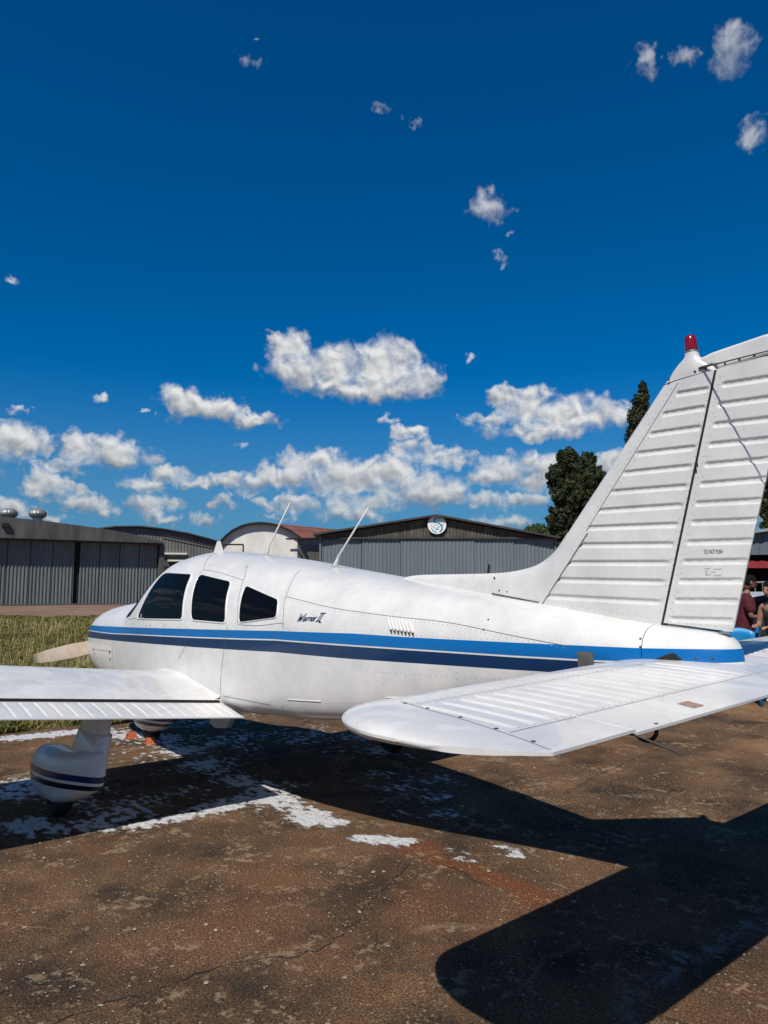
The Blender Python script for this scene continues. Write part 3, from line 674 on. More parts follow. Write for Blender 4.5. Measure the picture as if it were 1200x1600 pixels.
for pts in ([(6.555, -1.655+t*1.5/20) for t in range(21)], [(6.97, -1.70+t*.29/6) for t in range(7)], [tuple(p)[:2] for p in spline([(6.48, -1.640, 0), (6.629, -1.678, 0), (6.776, -1.693, 0), (6.922, -1.711, 0), (7.057, -1.729, 0), (7.13, -1.745, 0)], 5)]):
    q = strip3([on_stab(x, y) for x, y in pts], .0028, UPV); mb.add(q.v, q.f)
for o in two(mb, 'skin_seam', M['seam'], ROOT): tag(o, kind='stuff')
mb = MB()
for k in range(46):
    y = -1.64+k*.0325
    for x in (6.575, 6.53): dome(mb, on_stab(x, y, .0002), UPV, .0028)
    dome(mb, on_stab(6.952, y, .0002), UPV, .0026)
a, b = two(mb, 'rivet_rows', M['rivet'], ROOT); tag(a, kind='stuff'); tag(b, kind='stuff')
mb = MB()
for x, y in [(6.517, -1.653), (6.629, -1.665), (6.776, -1.68), (6.922, -1.699), (7.057, -1.717)]: dome(mb, on_stab(x, y, .0002), UPV, .0075, .3, 8)
for o in two(mb, 'panel_screw', M['screw'], ROOT): tag(o, kind='stuff')
mb = MB().add([Vector((x, y, s_mid(x)+s_half(x, y)-.05*(x-XH)+.0012)) for x, y in ((7.045, -.985), (7.10, -.985), (7.10, -.92), (7.045, -.92))], [(0, 1, 2, 3)]); mb.build('worn_placard', mat('placard_tan', (.42, .27, .19), .7, var=.5, vscale=60), ROOT)
z0 = s_mid(7.15)
mb = MB().tube([(7.10, -1.412, z0-.004), (7.15, -1.41, z0-.010), (7.25, -1.35, z0-.062)], [.0045, .0035, .0025], 6); mb.build('static_wick', M['wire'], ROOT)
mb = MB().tube(spline([(7.05, -1.27, z0-.005), (7.07, -1.27, z0-.04), (7.10, -1.268, z0-.052), (7.125, -1.265, z0-.035), (7.13, -1.265, z0-.002)], 5), .006, 8); mb.build('tab_horn', M['black'], ROOT, True)

# ---- wings with flap and aileron
UP = [(1.99, .752), (1.998, .785), (2.03, .822), (2.09, .852), (2.18, .876), (2.30, .891), (2.45, .890), (2.62, .870), (2.80, .830), (2.95, .790), (3.10, .752), (3.262, .705), (3.40, .668), (3.50, .637), (3.60, .606)]
LO = [(1.99, .752), (1.998, .722), (2.03, .692), (2.10, .664), (2.25, .640), (2.5, .621), (2.8, .610), (3.1, .604), (3.262, .602), (3.6, .599)]
UPS = [tuple(p)[:2] for p in spline([(a, b, 0) for a, b in UP], 4)]; LOS = [tuple(p)[:2] for p in spline([(a, b, 0) for a, b in LO], 4)]
def wing_pt(x, a, up):                       # a = distance from the centre line
    k = 1 if a < 3.15 else lerp(1, .68, (a-3.15)/2.1); X = (x-1.99)*k+1.99+(0 if a < 3.15 else lerp(0, .20, (a-3.15)/2.1))
    z = interp(UPS if up else LOS, x); return Vector((X, a, .70+(z-.70)*k+(a-.57)*.131-(.015*(3.6-x)/.33 if x > GX+.002 and up else 0)))
GX = 3.262
FY = (.565, 3.06)
def wing_part(a0, a1, x0, x1, n, extra=None, bead=None, tip=False):
    rows = []; L = list(np.linspace(a0, a1, n))
    for a in L:
        xsu = [x for x, _ in UPS if x0 < x < x1]; xsl = [x for x, _ in LOS if x0 < x < x1]
        if bead: xsu = list(np.linspace(x0, x1, 26))[1:-1]
        U = [wing_pt(x, a, True) for x in [x0]+xsu+[x1]]; W_ = [wing_pt(x, a, False) for x in [x0]+xsl+[x1]]
        if bead:
            for p, x in zip(U, [x0]+xsu+[x1]): p.z -= bead(x, a)
        if x0 > 2: r = list(reversed(U))+W_
        else: r = list(reversed(U))+W_[1:]
        rows.append(r)
    mb = MB().grid(rows, closed=True); k = len(rows[0]); mb.f += [tuple(range(k)), tuple((len(rows)-1)*k+i for i in reversed(range(k)))]
    return mb
def flap_bead(x, a):
    k = round((a-.80)/.0875); t = min(max(x, 3.31), 3.555); d = math.hypot(x-t, a-(.80+.0875*k)); return .006*(1-(d/.011)**2)**.8 if d < .011 else 0.
def wingpair(mb, name):
    mb.f = [tuple(reversed(q)) for q in mb.f]; c = MB(); c.v = [Vector((p.x, -p.y, p.z)) for p in mb.v]; c.f = [tuple(reversed(q)) for q in mb.f]
    for q in (c, mb): smooth_by_angle(q.build(name, M['worn'], ROOT), 40)
mb = wing_part(.40, 5.22, 1.99, GX, 60); wingpair(mb, 'wing')
mb = wing_part(FY[0], FY[1], GX+.012, 3.6, 620, bead=flap_bead); wingpair(mb, 'flap')
for sg in (-1, 1):
    q = MB().grid([[Vector((wing_pt(GX, a, True).x+dx, sg*a, wing_pt(GX, a, True).z+dz)) for dx, dz in ((.0015, -.0012), (.0025, -.0165), (.022, -.0185))] for a in np.linspace(.57, 5.2, 40)]); q.build('flap_gap_shade', M['dark'], ROOT)  # shade under the wing's rear lip, painted as a near-black step
mb = wing_part(3.075, 5.22, GX+.012, 3.6, 200, bead=flap_bead); wingpair(mb, 'aileron')
rows = []
for i in range(8):
    s = i/7; k = math.sqrt(1-s*s); sec = [wing_pt(x, 5.222, True) for x, _ in reversed(UPS)]+[wing_pt(x, 5.222, False) for x, _ in LOS[1:]]; c = sum(sec, Vector())/len(sec)
    rows.append([Vector((c.x+(p.x-c.x)*(.35+.65*k), 5.222+.12*s, c.z+(p.z-c.z)*max(.02, k))) for p in sec])
mb = MB().grid(rows, closed=True); mb.f += [tuple(7*len(rows[0])+k for k in range(len(rows[0])))]; wingpair(mb, 'wing_tip')
# root fairing lip running over the wing along the cabin side
rows = []
for i in range(40):
    x = lerp(1.93, 3.25, i/39); z = interp(UPS, max(1.995, x))+.004 if x > 1.99 else .79
    y0 = half_width(x, z+.03)-.004; rows.append([Vector((x, y0, z+.03)), Vector((x, y0+.004, z+.016)), Vector((x, y0+.016, z+.006)), Vector((x, y0+.04, z+.0045)), Vector((x, y0+.045, z-.012))])
mb = MB().grid(rows); c = MB(); c.v = [Vector((p.x, -p.y, p.z)) for p in mb.v]; c.f = [tuple(reversed(q)) for q in mb.f]
mb.build('wing_root_fairing', M['white'], ROOT, True); c.build('wing_root_fairing', M['white'], ROOT, True)
mb = MB()
for k in range(90):
    a = .75+k*.03
    for x in (2.30, 2.34, 2.95): p = wing_pt(x, a, True); dome(mb, Vector((p.x, -p.y, p.z+.0003)), Vector((0, 0, 1)), .0034)
a, b = two(mb, 'rivet_rows', M['rivet'], ROOT); tag(a, kind='stuff'); tag(b, kind='stuff')

# ---- engine end
mb = MB()
for sg in (-1, 1):
    dirv = Vector((0, sg*.985, -sg*-1*.17 if sg < 0 else .17)).normalized()
    dirv = Vector((0, -.985, -.135)).normalized()*(-sg)
    hub = Vector((-.055, 0, 1.12)); up = Vector((1, 0, 0)).cross(dirv).normalized(); rows = []
    for i in range(15):
        t = i/14; r = lerp(.10, .94, t); c = interp([(0, .13), (.25, .165), (.5, .175), (.8, .145), (1, .095)], t); th = lerp(.03, .006, t); tw = RAD(lerp(42, 14, t))
        ax = (up*math.cos(tw)-Vector((1, 0, 0))*math.sin(tw)*sg); nx = dirv.cross(ax).normalized()
        rows.append([hub+dirv*r+ax*(c/2*math.cos(a))+nx*(th/2*math.sin(a)) for a in (k*2*math.pi/16 for k in range(16))])
    mb.grid(rows, closed=True); mb.f += [tuple(len(mb.v)-1-k for k in range(16))]
prop = mb.build('propeller', M['prop'], ROOT, True)
lathe_pts = [(.0001, -.30), (.05, -.285), (.09, -.24), (.125, -.16), (.145, -.06), (.15, .0), (.15, .02), (.0001, .021)]
mb = MB().grid([[Vector((z-.02, r*math.cos(k*2*math.pi/28), 1.12+r*math.sin(k*2*math.pi/28))) for k in range(28)] for r, z in lathe_pts], closed=True)
mb.build('spinner', M['white_plain'], ROOT, True)
mb = MB()
for sg in (-1, 1):
    MB().prism([Vector((-.004, sg*.25+.11*math.cos(t), 1.16+.065*math.sin(t))) for t in (k*2*math.pi/20 for k in range(20))], (.003, 0, 0)).build('air_intake', M['dark'], ROOT)
mb = MB()
for x, z in [(.44, 1.06), (.47, 1.02), (1.02, 1.04), (1.03, .97), (1.03, .80)]: two(patch([(x-.012, z+.012), (x+.012, z+.012), (x+.012, z-.012), (x-.012, z-.012)], .003, 1), 'cowl_latch', M['screw'], ROOT)
# ---- roof aerials
def whip(x, z, tx, tz):
    mb = MB().tube([(x, -.05, z-.01), (x+.035, -.05, z+.04), (x+.06, -.05, z+.075), (tx, -.05, tz)], [.026, .012, .007, .0055], 10); mb.build('whip_antenna', M['white_plain'], ROOT, True)
whip(3.135, 1.775, 3.52, 2.146); whip(4.045, 1.606, 4.468, 1.976)
MB().prism([(2.24, -.056, 1.85), (2.44, -.056, 1.85), (2.375, -.056, 1.975), (2.335, -.056, 1.975)], (0, .012, 0)).build('blade_antenna', M['white_plain'], ROOT)
MB().tube([(5.40, .045, 1.40), (5.395, .05, 1.45), (5.408, .05, 1.508)], [.012, .008, .007], 8).build('stub_antenna', M['black'], ROOT)
# ---- landing gear (stands upright on the ground whatever the attitude)
def spat_paint():
    m = mat('spat_paint', (.78, .78, .77), .3, coat=.3); nt = m.node_tree; N = nt.nodes; L = nt.links; b = N['Principled BSDF']
    g = N.new('ShaderNodeNewGeometry'); sp = N.new('ShaderNodeSeparateXYZ'); L.new(g.outputs['Position'], sp.inputs[0])
    sl_ = N.new('ShaderNodeMath'); sl_.operation = 'MULTIPLY_ADD'; L.new(sp.outputs[0], sl_.inputs[0]); sl_.inputs[1].default_value = -.035; L.new(sp.outputs[2], sl_.inputs[2])
    r = N.new('ShaderNodeValToRGB'); r.color_ramp.interpolation = 'CONSTANT'; mr = N.new('ShaderNodeMapRange'); mr.inputs[1].default_value = 0; mr.inputs[2].default_value = .5
    L.new(sl_.outputs[0], mr.inputs[0]); L.new(mr.outputs[0], r.inputs[0])
    e = r.color_ramp.elements; wh = (.66, .64, .605, 1); e[0].position = 0; e[0].color = wh; e[1].position = .290; e[1].color = (.004, .006, .012, 1)
    for p, c in ((.362, wh), (.402, (.003, .018, .09, 1)), (.482, wh)): k = e.new(p); k.color = c
    L.new(r.outputs[0], b.inputs['Base Color']); return m
M['spat'] = spat_paint()
def spat(st, yc):
    rows = []
    for x, zb, zt, hw, dy in st:
        zb += .025; zt += .025; rows.append([body((x, yc+dy-hw*math.copysign(abs(math.cos(t))**.8, math.cos(t)), (zb+zt)/2+(zt-zb)/2*math.copysign(abs(math.sin(t))**.75, math.sin(t)))) for t in (k*2*math.pi/32 for k in range(32))])
    mb = MB().grid(rows, closed=True); n = 32; mb.f += [tuple(range(n)), tuple((len(rows)-1)*n+k for k in reversed(range(n)))]; mb.f = [tuple(reversed(q)) for q in mb.f]
    return mb
def tyre(x, y, R_, wdt):
    prof = [(.45, -.5), (.80, -.5), (.93, -.42), (1, -.22), (1, .22), (.93, .42), (.80, .5), (.45, .5)]; n = 32
    return MB().grid([[body((x+R_*a*math.cos(t), y+wdt*b, R_+R_*a*math.sin(t))) for t in (k*2*math.pi/n for k in range(n))] for a, b in prof], closed=True)
def hubcap(x, y, R_, wdt): return MB().grid([[body((x+R_*a*math.cos(t), y+wdt*b, R_+R_*a*math.sin(t))) for t in (k*2*math.pi/24 for k in range(24))] for a, b in [(.001, -.42), (.2, -.45), (.46, -.40), (.46, .40), (.2, .45), (.001, .42)]], closed=True)
def blade_strut(secs):                       # secs: (z, x front, x rear, y, half width)
    rows = [[body(((a+b)/2-(b-a)/2*math.cos(t), y+hw*math.copysign(abs(math.sin(t))**.8, math.sin(t)), z)) for t in (k*2*math.pi/28 for k in range(28))] for z, a, b, y, hw in secs]
    mb = MB().grid(rows, closed=True); mb.f += [tuple(range(28)), tuple((len(rows)-1)*28+k for k in reversed(range(28)))]; return mb
def gear(x, y, st, strut, inner):
    yc = y; g = spat(st, yc).build('wheel_spat', M['spat'], ROOT); smooth_by_angle(g, 50)
    t = tyre(x, yc, .155, .12).build('tyre', M['black'], ROOT, True); hubcap(x, yc, .155, .12).build('wheel_rim', M['steel'], t, True)
    s = blade_strut(strut).build('gear_fairing', M['white_plain'], ROOT); smooth_by_angle(s, 50)
MST = [(-.375, .235, .29, .03, 0), (-.36, .17, .35, .075, 0), (-.31, .12, .395, .11, 0), (-.22, .088, .425, .135, 0), (-.06, .075, .435, .147, 0), (.12, .085, .435, .142, .0), (.30, .13, .45, .12, .015), (.46, .195, .475, .085, .035), (.58, .25, .49, .05, .05), (.615, .27, .49, .03, .055), (.625, .29, .48, .012, .055)]
for sg, X, Y in ((-1, 2.796, -1.511), (1, 2.79, 1.525)):
    st = [(X+a, b, c, d, (-sg)*e) for a, b, c, d, e in MST]
    stz = [(.36, X+.04, X+.63, Y-sg*.055, .068), (.50, X+.09, X+.62, Y-sg*.075, .066), (.60, X+.12, X+.60, Y-sg*.10, .066), (.605, X+.135, X+.57, Y-sg*.10, .058), (.735, X+.135, X+.57, Y-sg*.11, .058)]
    gear(X, Y, st, stz, sg)
NST = [(.79+a*.92, b-.01, c-.05, d*.85, 0) for a, b, c, d, _ in MST]
gear(.79, 0, NST, [(.30, .66, 1.02, 0, .06), (.55, .66, .95, 0, .05), (.80, .66, .93, 0, .05)], 0)
MB().prism([body(p) for p in [(2.02, -.008, .47), (2.48, -.008, .47), (2.36, -.008, .34), (2.16, -.008, .315), (2.07, -.008, .345)]], (0, .05, 0)).build('belly_fairing', M['white_plain'], ROOT)

# ================================================================== THE AIRFIELD
def ground_mat():
    m = bpy.data.materials.new('worn_asphalt'); m.use_nodes = True; nt = m.node_tree; N = nt.nodes; L = nt.links; b = N['Principled BSDF']
    tc = N.new('ShaderNodeTexCoord'); O = tc.outputs['Object']
    def noise(scale, det=8, rough=.6, dist=0.):
        n = N.new('ShaderNodeTexNoise'); n.inputs['Scale'].default_value = scale; n.inputs['Detail'].default_value = det; n.inputs['Roughness'].default_value = rough; n.inputs['Distortion'].default_value = dist
        L.new(O, n.inputs['Vector']); return n.outputs[0]
    def ramp(x, stops):
        r = N.new('ShaderNodeValToRGB'); L.new(x, r.inputs[0]); e = r.color_ramp.elements
        while len(e) < len(stops): e.new(.5)
        for k, (p, c) in zip(e, stops): k.position = p; k.color = (*c, 1) if len(c) == 3 else c
        return r.outputs[0]
    def mix(f, a, c, mode='MIX'):
        x = N.new('ShaderNodeMix'); x.data_type = 'RGBA'; x.blend_type = mode
        for s, v in ((x.inputs[0], f), (x.inputs[6], a), (x.inputs[7], c)):
            if isinstance(v, bpy.types.NodeSocket): L.new(v, s)
            else: s.default_value = v if isinstance(v, float) else (*v, 1)
        return x.outputs[2]
    base = ramp(noise(.9, 10, .68), [(.30, (.060, .038, .024)), (.5, (.122, .074, .044)), (.68, (.170, .104, .058))])
    red = ramp(noise(.55, 6, .6, .4), [(.52, (0, 0, 0)), (.68, (1, 1, 1))]); base = mix(mix(.62, red, (0, 0, 0)), base, (.17, .076, .038))
    dark = ramp(noise(1.7, 8, .66), [(.46, (0, 0, 0)), (.64, (.85, .85, .85))]); base = mix(dark, base, (.034, .028, .023))
    # a rust-red wash of earth along the joint, running away from the tail
    sp = N.new('ShaderNodeSeparateXYZ'); L.new(O, sp.inputs[0])
    def math_(op, a, c, d=0.):
        x = N.new('ShaderNodeMath'); x.operation = op
        for s, v in zip(x.inputs, (a, c, d)):
            if isinstance(v, bpy.types.NodeSocket): L.new(v, s)
            else: s.default_value = v
        return x.outputs[0]
    def soft(x, lo, hi):
        x_ = N.new('ShaderNodeMapRange'); x_.interpolation_type = 'SMOOTHSTEP'; L.new(x, x_.inputs[0]); x_.inputs[1].default_value = lo; x_.inputs[2].default_value = hi; return x_.outputs[0]
    # distance from the joint line through (4.7,-.1) and (5.95,-.1)
    wob = math_('MULTIPLY_ADD', noise(2.2, 5, .6), .5, -.25)
    dist = math_('ABSOLUTE', math_('ADD', math_('ADD', sp.outputs[1], .095), wob), 0.)
    along = math_('MULTIPLY', soft(sp.outputs[0], 4.6, 4.9), math_('SUBTRACT', 1., soft(sp.outputs[0], 5.75, 6.2)))
    band = math_('MULTIPLY', math_('MULTIPLY', math_('SUBTRACT', 1., soft(dist, .03, .15)), along), .8)
    base = mix(band, base, (.15, .052, .026))
    # tan smears of dust in the distance
    tan = math_('MULTIPLY', ramp(noise(.35, 6, .62), [(.50, (0, 0, 0)), (.62, (1, 1, 1))]), soft(sp.outputs[1], .6, 3.))
    base = mix(math_('MULTIPLY', tan, .75), base, (.27, .16, .085))
    grain = ramp(noise(88, 5, .72), [(.36, (.30, .28, .26)), (.5, (1, 1, 1)), (.63, (1.85, 1.7, 1.45))]); base = mix(1., base, grain, 'MULTIPLY')
    fine = ramp(noise(170, 3, .6), [(.36, (.30, .30, .30)), (.5, (1, 1, 1)), (.62, (1.75, 1.65, 1.5))]); base = mix(.85, base, fine, 'MULTIPLY')
    fl = ramp(math_('ADD', math_('MULTIPLY', noise(42, 4, .65), .62), math_('MULTIPLY', noise(3.2, 4, .6), .40)), [(.600, (0, 0, 0)), (.626, (.8, .8, .8))]); base = mix(fl, base, (.34, .235, .14))
    lich = ramp(math_('ADD', math_('MULTIPLY', noise(13, 6, .72), .6), math_('MULTIPLY', noise(2.6, 4, .6), .42)), [(.565, (0, 0, 0)), (.605, (.75, .75, .75))])
    base = mix(lich, base, (.29, .205, .125))
    vc = N.new('ShaderNodeTexVoronoi'); vc.feature = 'DISTANCE_TO_EDGE'; vc.inputs['Scale'].default_value = .75
    wv = N.new('ShaderNodeVectorMath'); wv.operation = 'MULTIPLY_ADD'; nz = N.new('ShaderNodeTexNoise'); nz.inputs['Scale'].default_value = 3.5; nz.inputs['Detail'].default_value = 6; L.new(O, nz.inputs['Vector'])
    L.new(nz.outputs['Color'], wv.inputs[0]); wv.inputs[1].default_value = (.35, .35, 0); L.new(O, wv.inputs[2]); L.new(wv.outputs[0], vc.inputs['Vector'])
    crk = ramp(vc.outputs['Distance'], [(.002, (1, 1, 1)), (.008, (0, 0, 0))]); crm = ramp(noise(1.1, 4, .6), [(.52, (0, 0, 0)), (.66, (.5, .5, .5))])
    base = mix(math_('MULTIPLY', crk, crm), base, (.33, .24, .15))
    v = N.new('ShaderNodeTexVoronoi'); v.inputs['Scale'].default_value = 26; v.inputs['Randomness'].default_value = 1; L.new(O, v.inputs['Vector'])
    spk = ramp(v.outputs['Distance'], [(.045, (1, 1, 1)), (.075, (0, 0, 0))])
    sel = N.new('ShaderNodeSeparateColor'); L.new(v.outputs['Color'], sel.inputs[0])
    pick = ramp(sel.outputs[0], [(.86, (0, 0, 0)), (.88, (1, 1, 1))]); base = mix(math_('MULTIPLY', spk, pick), base, (.52, .45, .35))
    ax = math_('MULTIPLY_ADD', noise(1.6, 6, .65), .55, -.275)
    rx_ = math_('ABSOLUTE', math_('ADD', math_('SUBTRACT', sp.outputs[0], math_('MULTIPLY_ADD', math_('ABSOLUTE', math_('ADD', sp.outputs[1], .0), 0.), .18, 6.53)), ax), 0.)
    resid = math_('MULTIPLY', math_('MULTIPLY', math_('SUBTRACT', 1., soft(rx_, .0, .10)), math_('SUBTRACT', 1., soft(sp.outputs[1], 1.0, 1.4))), soft(sp.outputs[1], -.9, -.6))
    base = mix(math_('MULTIPLY', resid, ramp(noise(14, 7, .72), [(.46, (0, 0, 0)), (.66, (.6, .6, .6))])), base, (.36, .38, .40))
    # damp film left by the wash beside the aircraft
    wetn = noise(1.3, 7, .66)
    L.new(base, b.inputs['Base Color']); b.inputs['Roughness'].default_value = .95; b.inputs['Specular IOR Level'].default_value = .12
    h = math_('ADD', math_('MULTIPLY', noise(85, 8, .78), .8), math_('MULTIPLY', noise(6, 5, .6), .8))
    bp = N.new('ShaderNodeBump'); bp.inputs['Strength'].default_value = .8; bp.inputs['Distance'].default_value = .015; L.new(h, bp.inputs['Height']); L.new(bp.outputs[0], b.inputs['Normal'])
    return m
M['asphalt'] = ground_mat()
M['soil'] = mat('field_soil', (.12, .10, .045), .95, var=.5, vscale=.7, dark=(.05, .055, .018), bump=.6, bscale=8)
M['dust'] = mat('dust_strip', (.25, .15, .095), .95, var=.45, vscale=.25, bump=.4, bscale=3)
M['grass'] = mat('grass_blades', (.25, .205, .070), .75, var=.6, vscale=1.1, dark=(.085, .10, .022)); M['grass'].node_tree.nodes['Principled BSDF'].inputs['Specular IOR Level'].default_value = .2
M['foam'] = mat('soap_foam', (.66, .66, .66), .55, var=.8, vscale=34, bump=.5, bscale=70, dark=(.36, .355, .35))
S = 3000
tag(obj('ground', [(-S, -S, -.012), (S, -S, -.012), (S, S, -.012), (-S, S, -.012)], [(0, 1, 2, 3)], M['soil']), kind='structure')
# apron with a ragged edge towards the grass
EDGE = [(2.0, -60), (-.6, -14), (-.95, -5), (-.62, -1.6), (-.50, -.5), (-.42, .4), (-.2, 2.2), (.9, 5.0), (3.2, 9.0), (3.5, 12), (-2, 24), (-6, 40), (-8, 60)]
ed = []
for a, b in zip(EDGE, EDGE[1:]):
    n = max(1, int((Vector(b)-Vector(a)).length/.12)) if abs(a[1]) < 16 else 6
    for k in range(n):
        p = Vector(a)+(Vector(b)-Vector(a))*k/n; ed.append((p.x+.16*noise.noise((p.x*1.3, p.y*1.3, 3))+.07*noise.noise((p.x*6, p.y*6, 1)), p.y))
mb = MB(); mb.add([Vector((x, y, 0)) for x, y in ed]+[Vector((60, ed[-1][1], 0)), Vector((60, ed[0][1], 0))], [tuple(range(len(ed)+2))])
ap = mb.build('apron', M['asphalt']); tag(ap, kind='structure')
a, b = P(-60, 44, -.006), P(14, 47, -.006); c, d = P(40, 84, -.006), P(-90, 84, -.006)
st_ = [P(-90, 37, -.006), P(-34, 37.5, -.006), P(-14, 37, -.006), P(8, 44, -.006), P(40, 62, -.006), P(60, 110, -.006), P(-90, 110, -.006)]
tag(obj('dirt_strip', st_, [tuple(range(len(st_)))], M['dust']), kind='structure')

# ---- soap foam
def fbm(x, y, s, o=5, seed=0.): return noise.fractal((x*s, y*s, seed), 1.0, 2.0, o)
def seg(p, a, b):
    ax, ay = b[0]-a[0], b[1]-a[1]; t = min(1, max(0, ((p[0]-a[0])*ax+(p[1]-a[1])*ay)/(ax*ax+ay*ay+1e-9)))
    return math.hypot(p[0]-a[0]-t*ax, p[1]-a[1]-t*ay)
FOAM = [  # segment, half width, strength
 ((.95, .03), (2.26, -.08), .28, .75), ((2.26, -.08), (3.27, -.13), .17, .70), ((3.15, -.15), (4.0, -.24), .17, 1.75), ((3.9, -.24), (4.15, -.18), .10, 1.4),
 ((3.38, -.55), (3.38, -1.25), .10, 1.3), ((3.30, -1.30), (2.9, -1.75), .20, .8), ((3.25, -.65), (3.28, -.25), .13, .9),
 ((1.75, -1.95), (2.05, -1.40), .32, 1.0), ((2.0, -1.5), (2.7, -1.25), .22, .6), ((2.9, -1.2), (3.1, -.7), .28, .55),
 ((-.35, -1.7), (-.12, -.25), .20, 1.7), ((-.12, -.3), (.75, .1), .24, 1.2), ((.9, -.05), (1.5, .0), .16, 1.2), ((.15, .55), (.3, 1.1), .25, .4), ((1.2, 1.0), (1.9, 1.6), .28, .36), ((2.0, 1.9), (2.6, 1.5), .25, .3), ((3.6, 1.0), (4.3, .6), .18, .22), ((.9, 0), (1.4, .7), .3, .42),
 ((4.50, -.24), (4.74, -.08), .075, 1.4), ((5.2, .32), (5.33, .28), .06, .6), ((5.02, .04), (5.2, .0), .035, .35)]
V = []; F = []; GV = []; idx = {}; ST = .0105
def foam_at(x, y):
    best = -9
    for a, b, r, k in FOAM:
        d = seg((x, y), a, b)
        if d < r*2.2: best = max(best, k*(1-(d/r)**2 if d < r else -(d/r-1)*1.2))
    if best < -2: return -9
    return best
for (X0, X1, Y0, Y1) in ((-.8, 4.9, -2.4, 2.3), (4.9, 7.1, -1.0, 1.3)):
    nx, ny = int((X1-X0)/ST), int((Y1-Y0)/ST)
    for i in range(nx):
        for j in range(ny):
            x, y = X0+i*ST, Y0+j*ST; e = foam_at(x, y)
            if e < -2: continue
            g = .8*e+.8*fbm(x, y*1.0, 3.1, 6, 4.)+1.25*fbm(x*.55, y, 21., 4, 9.)-.34
            if g > -.35:
                vi = []
                for (p, q) in ((i, j), (i+1, j), (i+1, j+1), (i, j+1)):
                    key = (X0, p, q)
                    if key not in idx:
                        xx, yy = X0+p*ST, Y0+q*ST; idx[key] = len(V); GV.append(g)
                        V.append((xx+.008*noise.noise((xx*60, yy*60, 0)), yy+.008*noise.noise((xx*60, yy*60, 5)), .003+.005*max(0, min(1, g))*(.6+noise.noise((xx*25, yy*25, 2)))))
                    vi.append(idx[key])
                F.append(vi)
fo = fast('soap_foam', V, F, M['foam'], smooth=True); at_ = fo.data.attributes.new('foam', 'FLOAT', 'POINT'); at_.data.foreach_set('value', np.asarray(GV, np.float32))
def powder(m):                                # the film thins out into specks at its edge
    nt = m.node_tree; N = nt.nodes; L = nt.links; a = N.new('ShaderNodeAttribute'); a.attribute_name = 'foam'; tc = N.new('ShaderNodeTexCoord')
    n = N.new('ShaderNodeTexNoise'); n.inputs['Scale'].default_value = 95; n.inputs['Detail'].default_value = 4; n.inputs['Roughness'].default_value = .7; L.new(tc.outputs['Object'], n.inputs['Vector'])
    x = N.new('ShaderNodeMath'); x.operation = 'MULTIPLY_ADD'; L.new(n.outputs[0], x.inputs[0]); x.inputs[1].default_value = 2.6; x.inputs[2].default_value = -1.3
    y = N.new('ShaderNodeMath'); y.operation = 'ADD'; L.new(x.outputs[0], y.inputs[0]); L.new(a.outputs['Fac'], y.inputs[1])
    r = N.new('ShaderNodeMapRange'); L.new(y.outputs[0], r.inputs[0]); r.inputs[1].default_value = .02; r.inputs[2].default_value = .42; r.clamp = True
    t = N.new('ShaderNodeBsdfTransparent'); mx = N.new('ShaderNodeMixShader'); L.new(r.outputs[0], mx.inputs[0]); L.new(t.outputs[0], mx.inputs[1]); L.new(N['Principled BSDF'].outputs[0], mx.inputs[2]); L.new(mx.outputs[0], N['Material Output'].inputs['Surface'])
powder(M['foam'])
tag(fo, 'white soap foam left on the tarmac around the wheels', 'foam', kind='stuff')
# ---- loose stones on the apron
V = []; F = []
for k in range(9000):
    r = random.random()**.7; t = random.random()
    x, y = random.uniform(2.2, 8.4), random.uniform(-3.3, 2.6)
    if k % 4 == 0: x, y = random.uniform(3.5, 9), random.uniform(1.5, 8)
    s = random.choice((.0028, .0032, .004, .005, .0065)) if k % 55 else random.uniform(.009, .014)
    b = len(V); rz = random.random()*6.28
    for (i, j, l) in ((1, 0, .25), (0, 1, .25), (-1, 0, .2), (0, -1, .25), (.1, .1, 1.05)):
        i *= random.uniform(.7, 1.3); j *= random.uniform(.7, 1.3)
        V.append((x+s*(i*math.cos(rz)-j*math.sin(rz)), y+s*(i*math.sin(rz)+j*math.cos(rz)), .002+s*l*.8))
    F += [(b, b+1, b+4), (b+1, b+2, b+4), (b+2, b+3, b+4), (b+3, b, b+4)]
tag(fast('loose_gravel', V, F, mat('pale_grit', (.38, .31, .23), .8, var=.6, vscale=4)), 'pale grit scattered over the tarmac', 'gravel', kind='stuff')
